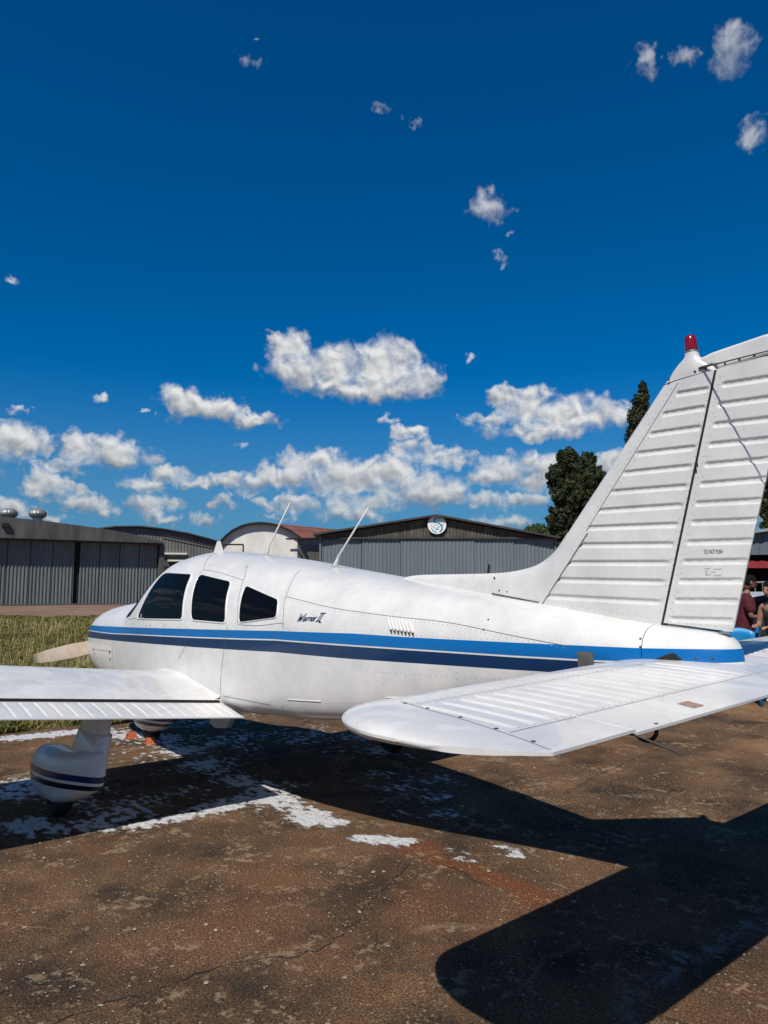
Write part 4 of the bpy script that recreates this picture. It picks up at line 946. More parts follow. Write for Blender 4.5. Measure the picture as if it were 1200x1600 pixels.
# ---- grass
def grass(N_, latr, dr, hmin, hmax, wd, seed, keep):
    rs = np.random.RandomState(seed); d = dr[0]+(dr[1]-dr[0])*rs.rand(N_)**1.25; lat = latr(d, rs)
    x = CAM.x+SIDE.x*lat+HEAD.x*d; y = CAM.y+SIDE.y*lat+HEAD.y*d
    ex = np.interp(y, [p[1] for p in EDGE], [p[0] for p in EDGE]); ok = keep(x, y, ex, d)
    cl = np.array([noise.noise((a*.9, b*.9, 0))+.7*noise.noise((a*.22, b*.22, 4)) for a, b in zip(x, y)])
    ok &= (cl+rs.randn(N_)*.25 > -.42)
    x, y, d, cl = x[ok], y[ok], d[ok], cl[ok]; n = len(x)
    h = (hmin+(hmax-hmin)*rs.rand(n))*np.clip(.75+.9*cl, .35, 1.7)*(1+.012*d); a = rs.rand(n)*6.283; le = .35+.7*rs.rand(n); wv = wd*(1+.07*d)*(.6+.8*rs.rand(n)); b = rs.rand(n)*6.283
    z0 = np.full(n, -.01)
    p0 = np.stack([x-np.cos(a)*wv, y-np.sin(a)*wv, z0], 1); p1 = np.stack([x+np.cos(a)*wv, y+np.sin(a)*wv, z0], 1)
    p2 = np.stack([x+np.cos(b)*h*le*.35+np.cos(a)*wv*.7, y+np.sin(b)*h*le*.35+np.sin(a)*wv*.7, h*.62], 1); p3 = np.stack([x+np.cos(b)*h*le, y+np.sin(b)*h*le, h*(1-.25*le)], 1)
    Vv = np.stack([p0, p1, p2, p3], 1).reshape(-1, 3); i = np.arange(n)*4
    return Vv, np.concatenate([np.stack([i, i+1, i+2], 1), np.stack([i, i+2, i+3], 1)])
V1, F1 = grass(420000, lambda d, r: (-.68+.55*r.rand(len(d)))*d, (8.0, 38), .05, .17, .0026, 3, lambda x, y, ex, d: x < ex-.03)
V2, F2 = grass(40000, lambda d, r: (-.2+.85*r.rand(len(d)))*d, (12, 40), .05, .15, .004, 5, lambda x, y, ex, d: (x < ex-.05))
V3, F3 = grass(110000, lambda d, r: (-.60+.30*r.rand(len(d)))*d, (8.6, 13), .04, .13, .0028, 8, lambda x, y, ex, d: x < ex-.02)
VV = np.concatenate([V1, V2, V3]); FF = np.concatenate([F1, F2+len(V1), F3+len(V1)+len(V2)])
tag(fast('field_grass', VV, FF, M['grass']), 'rough green grass with dry tufts between the tarmac and the hangars', 'grass', kind='stuff')

rs = np.random.RandomState(21); n = 9000
d = 8.3+26*rs.rand(n)**1.3; lat = (-.62+.42*rs.rand(n))*d; x = CAM.x+SIDE.x*lat+HEAD.x*d; y = CAM.y+SIDE.y*lat+HEAD.y*d
ok = (x < np.interp(y, [q[1] for q in EDGE], [q[0] for q in EDGE])-.06) & (np.array([noise.noise((a*.7, b*.7, 9)) for a, b in zip(x, y)])+rs.randn(n)*.2 > .05)
x, y, d = x[ok], y[ok], d[ok]; n = len(x); h = .14+.24*rs.rand(n); a = rs.rand(n)*6.283; wv = .0022*(1+.07*d); le = .25*h
p0 = np.stack([x-wv*np.cos(a), y-wv*np.sin(a), 0*x], 1); p1 = np.stack([x+wv*np.cos(a), y+wv*np.sin(a), 0*x], 1); b = rs.rand(n)*6.283
p2 = np.stack([x+le*np.cos(b)+wv*np.cos(a), y+le*np.sin(b)+wv*np.sin(a), h], 1); p3 = np.stack([x+le*np.cos(b)-wv*np.cos(a), y+le*np.sin(b)-wv*np.sin(a), h], 1)
i = np.arange(n)*4; tag(fast('dry_stalks', np.stack([p0, p1, p2, p3], 1).reshape(-1, 3), np.stack([i, i+1, i+2, i+3], 1), mat('dry_straw', (.38, .31, .14), .8, spec=.2)), 'pale dry stalks standing in the rough grass', 'dry grass', kind='stuff')
# cracks in the tarmac, sand washed into them
M['crack'] = mat('crack_dark', (.028, .02, .014), .95); M['sand'] = mat('crack_sand', (.29, .20, .125), .95, var=.5, vscale=40)  # dark brown for the crack lines, pale sand for the flecks
CRK = [[(5.34, -2.36), (5.33, -2.09), (5.355, -1.95), (5.36, -1.73), (5.38, -1.56), (5.5, -1.31), (5.44, -1.05), (5.24, -.72), (5.02, -.29)], [(5.05, -2.42), (4.93, -2.31), (4.99, -2.25), (5.13, -2.17)], [(4.91, -.19), (5.14, -.15), (5.52, -.19)], [(4.72, 1.57), (4.52, 2.57), (4.34, 3.77)]]
for L_ in CRK:
    pts = spline([(a_, b_, 0) for a_, b_ in L_], 26); mb = MB(); ms = MB(); rows = []
    for i_, q in enumerate(pts):
        q = q+Vector((noise.noise((q.x*14, q.y*14, 0))*.03, noise.noise((q.x*14, q.y*14, 7))*.03, .0035)); t = (pts[min(i_+1, len(pts)-1)]-pts[max(i_-1, 0)]).normalized(); s_ = Vector((-t.y, t.x, 0))
        wd = max(.0006, .0032+.006*noise.noise((q.x*9, q.y*9, 3))); rows.append([q-s_*wd, q+s_*wd])
        for _ in range(3):
            if random.random() < .28+noise.noise((q.x*2.5, q.y*2.5, 1)):
                c_ = q+s_*random.gauss(0, .016)+t*random.gauss(0, .012); r_ = random.uniform(.0022, .0065); k0 = random.random()*6
                ms.add([c_+Vector((r_*random.uniform(.5, 1.3)*math.cos(k0+k_*1.05), r_*random.uniform(.4, 1)*math.sin(k0+k_*1.05), .0008)) for k_ in range(6)], [(0, 1, 2, 3, 4, 5)])
    mb.grid(rows); tag(mb.build('crack', M['crack'], ap), kind='stuff'); tag(ms.build('washed_sand', M['sand'], ap), kind='stuff')

# ---- corrugated and plain building parts
M['door_grey'] = mat('grey_door_metal', (.20, .225, .235), .55, var=.3, vscale=.6, stretch=(1, 1, .25))
M['door_dark'] = mat('dark_door_metal', (.145, .168, .168), .6, var=.35, vscale=.7, stretch=(1, 1, .2))
M['fascia'] = mat('stained_cement', (.115, .112, .105), .9, var=.55, vscale=1.2, stretch=(1, 1, .22), bump=.3, bscale=6)
M['gable'] = mat('weathered_gable_sheet', (.135, .115, .085), .85, var=.7, vscale=1.6, stretch=(1, 1, .3))
M['roofd'] = mat('dark_roof_sheet', (.055, .052, .050), .8, var=.4, vscale=.8)
M['rust'] = mat('rusty_roof_sheet', (.26, .09, .062), .8, var=.55, vscale=.7, dark=(.15, .06, .045))
M['plaster'] = mat('white_plaster', (.76, .72, .66), .9, var=.25, vscale=.7, stretch=(1, 1, .5), bump=.3, bscale=5)
M['rough'] = mat('rough_render', (.38, .34, .32), .95, var=.6, vscale=3, bump=.8, bscale=6)
M['vent'] = mat('galvanised_vent', (.42, .41, .39), .45, metal=.6, var=.4, vscale=3)
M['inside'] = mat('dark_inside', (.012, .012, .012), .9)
class Face:                                   # a facade: s along it, z up, depth out of it towards the viewer
    def __init__(s, a, b):
        s.a = Vector(a); s.u = (Vector(b)-s.a); s.len = s.u.length; s.u.normalize(); s.n = Vector((s.u.y, -s.u.x, 0))
        if s.n.dot(CAM-s.a) < 0: s.n = -s.n
    def p(s, t, z, out=0.): q = s.a+s.u*t+s.n*out; return Vector((q.x, q.y, z))
def corrugated(F_, s0, s1, zb, zt, out, pitch=.30, amp=.075):   # zb, zt: numbers or functions of s
    fb = zb if callable(zb) else (lambda s: zb); ft = zt if callable(zt) else (lambda s: zt); mb = MB(); n = max(2, int((s1-s0)/pitch*4)); rows = []
    for k in range(n+1):
        s = lerp(s0, s1, k/n); o = out+amp*(0, 1, 1, 0)[k % 4]
        rows.append([F_.p(s, fb(s), o), F_.p(s, ft(s), o)])
    mb.grid(rows); return mb
def slab_between(F_, s0, s1, zb, zt, o0, o1, n=24):
    fb = zb if callable(zb) else (lambda s: zb); ft = zt if callable(zt) else (lambda s: zt); rows = []
    for k in range(n+1):
        s = lerp(s0, s1, k/n); rows.append([F_.p(s, fb(s), o0), F_.p(s, ft(s), o0), F_.p(s, ft(s), o1), F_.p(s, fb(s), o1)])
    mb = MB().grid(rows, closed=True); m_ = len(mb.v); mb.f += [(0, 1, 2, 3), (m_-1, m_-2, m_-3, m_-4)]; return mb
def roof_sheet(F_, prof, back, over, th=.12, ribs=0, pitch=.5):
    rows = []
    L = [over]+list(np.linspace(0, -back, ribs+1 if ribs else 2))
    for s, z in prof: rows.append([F_.p(s, z, L[0]), F_.p(s, z, -back), F_.p(s, z-th, -back), F_.p(s, z-th, L[0])])
    mb = MB().grid(rows, closed=True); m_ = len(mb.v); mb.f += [(0, 1, 2, 3), (m_-1, m_-2, m_-3, m_-4)]; return mb
def hangar(name, label, a, b):
    root = empty(name, a); tag(root, label, 'hangar'); root['_f'] = 0; del root['_f']; return root, Face(a, b)
def put(mb, name, m, root, smooth=False):
    o = mb.build(name, m, None, smooth); o.parent = root; o.matrix_parent_inverse = Matrix.Translation(-root.location); return o

# left hangar: dark corrugated doors under an arched cement fascia
e0, e1 = P(-34.3, 66), P(-22.35, 74.1)
u = (e1-e0).normalized(); A0 = e0-u*26
root, H = hangar('hangar', 'long grey hangar with corrugated sliding doors under an arched cement fascia and roof vents', A0, e1)
top = lambda s: interp([(0, 7.2), (8, 7.95), (16, 8.2), (22, 8.1), (26, 7.88), (30, 7.62), (34, 7.25), (37, 6.85), (39, 6.42), (40.5, 6.1)], s)
eave = 6.0; W_ = H.len
put(slab_between(H, 0, W_, eave, lambda s: max(top(s), eave+.06), .9, .6, 60), 'fascia', M['fascia'], root)
put(roof_sheet(H, [(s, max(top(s), eave+.06)+.02) for s in np.linspace(0, W_, 50)], 30, .62), 'roof', M['roofd'], root)
s_gap = 26+107*.0607
def door(s0, s1, m_):
    n = max(1, round((s1-s0)/1.95))
    for k in range(n): put(corrugated(H, lerp(s0, s1, k/n)+.03, lerp(s0, s1, (k+1)/n)-.03, .12, eave+.02, -.25), 'door_panel', m_, root)
door(0, s_gap-.15, M['door_grey'] if False else M['door_dark']); door(s_gap+.3, W_-.25, M['door_dark'])
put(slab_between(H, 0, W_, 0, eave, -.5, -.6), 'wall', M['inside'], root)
put(slab_between(H, W_-.22, W_+.25, 0, eave, .3, -30, 1), 'side_wall', M['fascia'], root)
put(slab_between(H, 0, W_, 0, .12, .5, -.4), 'threshold', M['fascia'], root)
put(slab_between(H, 0, W_, eave-.12, eave-.02, .5, -.2), 'door_rail', M['roofd'], root)
put(slab_between(H, 25.9, 26.5, 6.95, 7.3, 1.2, .9, 2), 'floodlight', M['inside'], root)
def turbine(px_lat, d, z, r, label):
    t = empty('roof_vent', P(px_lat, d, z)); 
    mb = MB(); rows = []
    for i in range(9):
        ph = -1.1+2.3*i/8; rows.append([Vector((r*math.cos(ph)*(1+.035*(k % 2))*math.cos(k*2*math.pi/40), r*math.cos(ph)*(1+.035*(k % 2))*math.sin(k*2*math.pi/40), r*.62*math.sin(ph)+r*.62)) for k in range(40)])
    mb.grid(rows, closed=True); mb.f.append(tuple(8*40+k for k in range(40)))
    o = put(mb, 'turbine', M['vent'], root); o.location = P(px_lat, d, z)
    mb = MB().tube([(0, 0, -.9), (0, 0, .12)], r*.55, 16); o2 = put(mb, 'vent_neck', M['vent'], root); o2.location = P(px_lat, d, z); bpy.data.objects.remove(t)
turbine(-35.5, 69.5, 8.10, .80, ''); turbine(-32.5, 69.0, 8.0, .80, ''); turbine(-38.6, 78.5, 8.0, .72, '')
# hangar behind it, shallow arched roof
f0, f1 = P(-37, 93), P(-20.4, 98)
root, H = hangar('hangar', 'grey hangar with a low arched roof behind the long hangar with roof vents', f0, f1)
arch = lambda s: interp([(0, 8.9), (3, 9.35), (6, 9.45), (9, 9.15), (12, 8.65), (15, 7.9), (17.4, 7.2)], s)
put(slab_between(H, 0, H.len, 0, arch, 0, -.3, 30), 'wall', M['fascia'], root); put(corrugated(H, 0, H.len, 5.6, lambda s: arch(s)-.15, .06, .4, .06), 'cladding', mat('dull_cladding', (.16, .155, .145), .8, var=.4, vscale=.8, stretch=(1, 1, .3)), root)
put(roof_sheet(H, [(s, arch(s)+.08) for s in np.linspace(0, H.len+.3, 30)], 26, .7, .16), 'roof', M['roofd'], root)
for s0, s1, z in ((8.2, 11.8, 5.9), (9.4, 12.6, 5.0)): put(slab_between(H, s0, s1, z, z+.22, .5, .1, 2), 'light_strip', M['plaster'], root)
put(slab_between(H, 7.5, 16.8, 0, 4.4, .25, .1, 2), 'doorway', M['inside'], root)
# pipe gantry in front of it
root = empty('pipe_gantry', P(-21, 78)); tag(root, 'thin dark pipe frame standing between the grey and the white hangars', 'frame')
def pl(px, py, d): return P((px-600)/1154.18*d, d, 1.546+(919-py)/1154.18*d)
for a, b, nm in (((255, 836), (349, 858), 'rail'), ((255, 842), (349, 861), 'rail'), ((349, 851), (380, 851), 'rail'), ((380, 851), (380, 866), 'post'), ((330, 853), (349, 853), 'rail'), ((345, 848), (345, 868), 'post')):
    put(MB().tube([pl(*a, 78), pl(*b, 78)], .09, 6), nm, M['inside'], root)
put(MB().tube([pl(345, 868, 78), pl(345, 943, 78)], .09, 6), 'post', M['inside'], root); put(MB().tube([pl(380, 866, 78), pl(380, 943, 78)], .09, 6), 'post', M['inside'], root)
# white plaster hangar with a barrel roof of rusty sheets
g0, g1 = P(-20.6, 92), P(-10.3, 92)
root, H = hangar('hangar', 'white plaster hangar with a barrel roof of rusty red sheets', g0, g1)
Wd = H.len; k_ = 92/1154.18
gx = lambda px: (px-348)/1154.18*92
gz = lambda py: 1.546+(919-py)/1154.18*92
bar = lambda s: interp([(gx(px), gz(py)) for px, py in ((344, 853), (350, 848), (358, 839), (370, 829), (385, 821.5), (400, 818), (415, 817), (430, 818.5), (445, 822.5), (460, 829), (472, 837), (478, 841))], s)
put(slab_between(H, 0, gx(471), 0, lambda s: bar(s)-.15, 0, -.3, 30), 'gable_wall', M['plaster'], root)
put(roof_sheet(H, [(s, bar(s)+.08) for s in np.linspace(gx(344), gx(478), 36)], .6, .7, .22), 'gable_rim', M['inside'], root)
# roof runs back and to the side: sheets seen beyond the rim
Hs = Vector((.97, .24, 0)); back = (SIDE*.62+HEAD*.79).normalized()
sh = []
L_ = [gx(px) for px in np.linspace(344, 478, 15)]
for i in range(14):
    a, b = L_[i], L_[i+1]; mb = MB(); n = 6
    for j in range(8):
        q0 = back*(j*2.6); q1 = back*(j*2.6+2.58); up = Vector((0, 0, .012*(j % 2)+.03*(i % 2)))
        pa, pb = H.p(a, bar(a)+.06, -.1), H.p(b, bar(b)+.06, -.1)
        mb.add([pa+q0+up, pb+q0+up, pb+q1+up, pa+q1+up], [(0, 1, 2, 3)])
    put(mb, 'roof_sheet', M['rust'], root)
ws = [H.p(gx(471), 0, 0), H.p(gx(471), 0, 0)+back*21]
mb = MB().add([ws[0], ws[1], ws[1]+Vector((0, 0, gz(840))), ws[0]+Vector((0, 0, gz(840)))], [(0, 1, 2, 3)]); put(mb, 'side_wall', M['rough'], root)
put(MB().tube([pl(447, 842, 91), pl(502, 841, 91)], .12, 6), 'gutter', M['inside'], root)
# gabled hangar with the round sign
h0, h1 = P((502-600)/1154.18*80, 80), P((866-600)/1154.18*80, 80)
root, H = hangar('hangar', 'gabled hangar with blue grey sheet doors and weathered gable, round white sign at its peak', h0, h1)
hx = lambda px: (px-502)/1154.18*80
hz = lambda py: 1.546+(919-py)/1154.18*80
gab = lambda s: interp([(hx(490), hz(836)), (hx(682), hz(806)), (hx(872), hz(841))], s)
put(corrugated(H, 0, H.len, hz(839.5), lambda s: max(gab(s)-.2, hz(839)), .12, .36, .07), 'gable_cladding', M['gable'], root)
put(roof_sheet(H, [(hx(px), gab(hx(px))+.12) for px in np.linspace(490, 872, 39)], 34, .9, .20), 'roof', M['roofd'], root)
put(slab_between(H, 0, H.len, hz(842.5), hz(839.5), .35, -.2, 2), 'lintel', M['roofd'], root)
put(slab_between(H, 0, H.len, 0, hz(840), -.3, -.5, 2), 'wall', M['inside'], root)
put(slab_between(H, H.len, H.len+.2, 0, hz(839), .2, -34, 1), 'side_wall', M['door_dark'], root); put(slab_between(H, -.2, 0, 0, hz(839), .2, -34, 1), 'side_wall', M['door_dark'], root)
M['door_blue'] = mat('blue_grey_door', (.155, .185, .20), .5, var=.22, vscale=.5, stretch=(1, 1, .25))
for a, b, o in ((502, 565, .02), (565.7, 625, .12), (625.8, 741, .22), (741, 802, .12), (802.6, 866, .02)):
    put(corrugated(H, hx(a), hx(b), .1, hz(842.5) if o < .2 else hz(843.5), o-.1, .40, .06), 'door_panel', M['door_blue'], root)
# the round sign
sg_ = empty('round_sign', H.p(hx(682.5), hz(820.5), .35)); tag(sg_, 'round white sign with a teal figure five and a bird over the gabled hangar doors', 'sign')
sg_.rotation_euler = (math.pi/2, 0, math.atan2(H.n.y, H.n.x)+math.pi/2)
def ring(r0, r1, z, n=48, a0=0., a1=2*math.pi):
    k = n; return MB().grid([[Vector((r*math.cos(lerp(a0, a1, i/k)), r*math.sin(lerp(a0, a1, i/k)), z)) for i in range(k+1)] for r in (r0, r1)])
RS = 1.0
mb = lathe([(.0001, 0), (RS, 0), (RS, .22), (.0001, .221)], (0, 0, -.1), 48); mb.build('disc', mat('sign_white', (.80, .80, .80), .5), sg_)
lathe([(RS*.98, -.02), (RS+.05, -.02), (RS+.05, .17), (RS*.98, .17)], (0, 0, -.1), 48).build('rim', M['inside'], sg_)
M['teal'] = mat('teal_print', (.0, .30, .38), .5); M['greyp'] = mat('grey_print', (.12, .16, .18), .5)
def brush(pts, w_, z, name, m_):
    P3 = [Vector((x*RS, y*RS, z)) for x, y in pts]; mb = MB(); rows = []
    for i, p in enumerate(P3):
        t = (P3[min(i+1, len(P3)-1)]-P3[max(i-1, 0)]).normalized(); s = Vector((-t.y, t.x, 0))*w_*RS/2; rows.append([p-s, p+s])
    mb.grid(rows).build(name, m_, sg_)
brush([(.52, .72), (-.22, .72)], .13, .126, 'numeral_five', M['teal']); brush([(-.20, .75), (-.34, .28)], .15, .1265, 'numeral_five', M['teal'])
brush([tuple(p)[:2] for p in spline([(-.40, .28, 0), (.05, .26, 0), (.38, .06, 0), (.56, -.25, 0), (.50, -.55, 0), (.28, -.80, 0)], 8)], .17, .127, 'numeral_five', M['teal'])
brush([tuple(p)[:2] for p in spline([(-.56, -.32, 0), (-.50, -.55, 0), (-.30, -.76, 0), (0, -.84, 0)], 8)], .10, .126, 'swoosh', M['teal'])
brush([tuple(p)[:2] for p in spline([(.80, .13, 0), (.45, -.12, 0), (.15, -.28, 0), (-.03, -.48, 0)], 8)], .06, .130, 'bird_wing', M['greyp']); brush([tuple(p)[:2] for p in spline([(-.70, -.05, 0), (-.40, -.20, 0), (-.15, -.36, 0), (.0, -.50, 0)], 8)], .045, .130, 'bird_wing', M['greyp'])
brush([tuple(p)[:2] for p in spline([(-.22, -.62, 0), (-.02, -.48, 0), (.2, -.52, 0)], 6)], .07, .131, 'bird_body', M['greyp'])
for y, x0, x1 in ((.09, -.62, .16), (-.04, -.34, .25), (-.13, -.2, .2)):
    k = x0
    while k < x1: brush([(k, y), (k+.055, y)], .055, .1265, 'small_print', M['greyp']) if False else None; k += .08
    brush([(x0, y), (x1, y)], .035, .1265, 'small_print', mat('faint_print', (.33, .45, .50), .6))

# building on the right with a red valance and an open dark bay
r0, r1 = P(12.0, 26.5), P(26, 24.0)
root, H = hangar('workshop', 'grey metal workshop with a dark open bay and red valance', r0, r1); root['category'] = 'building'
bz = lambda py, d=26: 1.546+(919-py)/1154.18*d
put(corrugated(H, 0, H.len, bz(868), bz(834), .9, .3, .03), 'cladding', mat('slate_cladding', (.13, .16, .19), .55, var=.25, vscale=.6), root)
put(roof_sheet(H, [(0, bz(836)), (7, bz(836)+.9), (14.2, bz(836))], 14, 1.2, .1), 'roof', mat('grey_roof', (.30, .33, .36), .5, var=.2, vscale=.8), root)
put(slab_between(H, 0, H.len, bz(888), bz(877), .75, .68, 3), 'valance', mat('red_valance', (.30, .02, .025), .7, var=.3, vscale=2), root)
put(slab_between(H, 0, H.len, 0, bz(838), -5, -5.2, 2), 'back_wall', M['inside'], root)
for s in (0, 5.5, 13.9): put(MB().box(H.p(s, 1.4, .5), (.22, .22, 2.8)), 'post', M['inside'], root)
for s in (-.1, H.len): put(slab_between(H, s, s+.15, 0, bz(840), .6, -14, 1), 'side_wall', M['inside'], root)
fence = empty('bar_fence', H.p(.6, 0, .9)); tag(fence, 'pale barred fence across the open bay of the workshop', 'fence')
fm = mat('fence_paint', (.20, .20, .19), .6)
for z in (.55, 1.75): put(MB().tube([H.p(.4, z, .95), H.p(9, z, .95)], .035, 6), 'rail', fm, fence)
for k in range(36): put(MB().tube([H.p(.4+k*.24, .1, .95), H.p(.4+k*.24, 1.75, .95)], .018, 5), 'bar', fm, fence)

# ---- trees
M['leaf'] = mat('dark_foliage', (.052, .060, .018), .6, var=.7, vscale=.8, dark=(.012, .020, .007)); M['leaf2'] = mat('pale_foliage', (.085, .12, .035), .6, var=.6, vscale=1.2)
M['bark'] = mat('bark', (.07, .055, .04), .9, bump=.6, bscale=8)
for k in ('leaf', 'leaf2'): M[k].node_tree.nodes['Principled BSDF'].inputs['Specular IOR Level'].default_value = .25
def tree(name, label, base, h, lobes, leaf, nleaf, m_, trunk_r, seed, limbs=7, group=None):
    rs = np.random.RandomState(seed); t = empty(name, base); tag(t, label, 'tree', group); B0 = Vector(base)
    mb = MB(); mb.tube([(0, 0, -.1), (.1, 0, h*.3), (.0, .1, h*.6), (0, 0, h*.93)], [trunk_r, trunk_r*.75, trunk_r*.45, trunk_r*.12], 9)
    o = mb.build('trunk', M['bark'], t, True)
    mb = MB()
    for k in range(limbs*2):
        c = lobes[k % len(lobes)]; z0 = max(h*.12, c[2]-c[3]*.4); mb.tube([(0, 0, z0), (c[0]*.5, c[1]*.5, z0+(c[2]-z0)*.6), (c[0]+rs.randn()*.3*c[3], c[1]+rs.randn()*.3*c[3], c[2]+c[3]*.3)], [trunk_r*.35, trunk_r*.2, .02], 6)
    mb.build('limb', M['bark'], t, True)
    tot = sum(l[3]*l[3]*(l[4] if len(l) > 4 else 1) for l in lobes); Vs = []; 
    for l in lobes:
        x, y, z, r = l[:4]; e = l[4] if len(l) > 4 else 1.; n = int(nleaf*r*r*e/tot)
        u = rs.randn(n, 3); u /= np.linalg.norm(u, axis=1)[:, None]
        lump = np.array([.78+.42*noise.noise((a*2.3+x, b*2.3+y, c*2.3+z))+.22*noise.noise((a*6+z, b*6, c*6+x)) for a, b, c in u])
        rad = r*lump*(1-.32*rs.rand(n)**2.2); p = u*rad[:, None]*np.array([1, 1, e])+np.array([x, y, z])
        d = u+.75*rs.randn(n, 3); d /= np.linalg.norm(d, axis=1)[:, None]; a = np.cross(d, rs.randn(n, 3)); a /= np.linalg.norm(a, axis=1)[:, None]; b = np.cross(d, a)
        s = (leaf*(.6+.8*rs.rand(n)))[:, None]
        Vs.append(np.stack([p-a*s*.5, p+b*s*.35, p+a*s*.7+b*s*.1, p-b*s*.35+a*s*.1], 1).reshape(-1, 3))
    Vv = np.concatenate(Vs); i = np.arange(len(Vv)//4)*4
    fast('crown', Vv, np.stack([i, i+1, i+2, i+3], 1), m_, t)
    return t
def tp(px, d): return P((px-600)/1154.18*d, d, 0)
s95 = 95/1154.18
def lobe(px, py, rpx, pxc, d, e=1., dep=0.):
    k = d/1154.18; v = SIDE*((px-pxc)*k)+HEAD*dep; return (v.x, v.y, 1.546+(919-py)*k, rpx*k, e)
D1 = 95
tree('evergreen_tree', 'broad dark twin-topped evergreen tree behind the fin fairing', tp(896, D1), 19.5,
     [lobe(890, 718, 19, 896, D1, 1.2), lobe(880, 745, 24, 896, D1, 1.2, 1), lobe(922, 722, 14, 896, D1, 1.5), lobe(925, 750, 22, 896, D1, 1.2, -1), lobe(903, 733, 17, 896, D1, 1.3), lobe(904, 755, 24, 896, D1, 1.2), lobe(893, 775, 32, 896, D1, 1.1), lobe(922, 785, 30, 896, D1, 1.1), lobe(880, 812, 28, 896, D1, 1.2), lobe(915, 825, 36, 896, D1, 1.1), lobe(884, 845, 30, 896, D1), lobe(920, 870, 36, 896, D1)], .27, 120000, M['leaf'], .5, 11)
D2 = 110
tree('cypress_tree', 'tall pointed dark cypress rising behind the fin', tp(1012, D2), 32,
     [lobe(1014, 604, 8, 1012, D2, 2.0), lobe(1010, 625, 14, 1012, D2, 1.6), lobe(1008, 655, 22, 1012, D2, 1.6), lobe(1008, 695, 28, 1012, D2, 1.6), lobe(1012, 745, 34, 1012, D2, 1.6), lobe(1012, 800, 38, 1012, D2, 1.6), lobe(1012, 850, 36, 1012, D2, 1.3)], .27, 90000, M['leaf'], .5, 12)
D3 = 34
tree('garden_tree', 'dark leafy tree beside the grey workshop behind the rudder', tp(1215, D3), 6.4,
     [lobe(1206, 760, 22, 1215, D3, 1.2), lobe(1214, 795, 26, 1215, D3), lobe(1205, 822, 14, 1215, D3), lobe(1232, 760, 30, 1215, D3), lobe(1212, 850, 14, 1215, D3), lobe(1235, 830, 28, 1215, D3)], .13, 26000, M['leaf'], .14, 13)
D4 = 130
tree('leafy_tree', 'low green tree showing over the gabled hangar roof', tp(838, D4), 11.5, [lobe(828, 833, 12, 838, D4), lobe(842, 829, 13, 838, D4), lobe(856, 836, 13, 838, D4), lobe(840, 850, 22, 838, D4)], .36, 14000, M['leaf2'], .3, 14)

# ---- wheel chocks by the nose wheel
def chock(loc, rz, label):
    t = empty('wheel_chock', loc); t.rotation_euler = (0, 0, rz); tag(t, label, 'wheel chock', 'wheel chocks at the nose wheel')
    MB().prism([(-.05, -.03, 0), (.05, -.03, 0), (.012, -.03, .062), (-.012, -.03, .062)], (0, .09, 0)).build('wedge', M['orange'], t)
    MB().tube([(0, -.032, .034), (0, -.027, .034)], .011, 12).build('hole', M['inside'], t)
chock((.575, -.135, .002), .15, 'orange wheel chock ahead of the nose wheel'); chock((.96, -.10, .002), -.1, 'orange wheel chock behind the nose wheel, half in shade')

# ---- parked car in the bay
def car(loc, rz):
    t = empty('parked_car', loc); t.rotation_euler = (0, 0, rz); tag(t, 'dark blue car parked behind the man in the red shirt', 'car')
    cp = mat('dark_blue_paint', (.008, .028, .05), .22, coat=.7); gl = M['glass']
    low = [(-2.05, .32), (-2.08, .62), (-1.95, .86), (-1.1, .92), (1.0, .93), (1.75, .86), (2.05, .70), (2.1, .42), (2.0, .28), (-1.95, .26)]
    b = MB().prism([(x, -.84, z) for x, z in low], (0, 1.68, 0)).build('body', cp, t); v = b.modifiers.new('bevel', 'BEVEL'); v.width = .07; v.segments = 3
    cab = [(-1.75, .91), (-1.25, 1.36), (-.6, 1.45), (.25, 1.43), (1.1, .92)]
    c = MB().prism([(x, -.72, z) for x, z in cab], (0, 1.44, 0)).build('cabin', gl, t); v = c.modifiers.new('bevel', 'BEVEL'); v.width = .08; v.segments = 3
    r = MB().prism([(x, -.66, z) for x, z in [(-1.25, 1.375), (-.6, 1.465), (.25, 1.445), (.3, 1.42), (-.6, 1.44), (-1.27, 1.35)]], (0, 1.32, 0)).build('roof', mat('pale_roof_paint', (.6, .62, .63), .3, coat=.4), t)
    for x in (-1.3, 1.3):
        for y in (-.80, .80):
            w_ = lathe([(.18, -.1), (.29, -.1), (.31, -.07), (.31, .07), (.29, .1), (.18, .1)], (0, 0, 0), 28).build('wheel', M['black'], t, True); w_.location = (x, y, .31); w_.rotation_euler = (math.pi/2, 0, 0)
            h_ = lathe([(.0001, -.08), (.18, -.09), (.18, .09), (.0001, .08)], (0, 0, 0), 20).build('rim', M['steel'], w_, True)
    for y in (-.6, .6):
        MB().box((2.06, y, .64), (.08, .32, .12)).build('headlight', M['white_plain'], t); MB().box((-2.06, y, .70), (.06, .28, .14)).build('tail_light', M['red'], t)
cpos = P(9.4, 18.0); car((cpos.x, cpos.y, 0), YAW+.35)
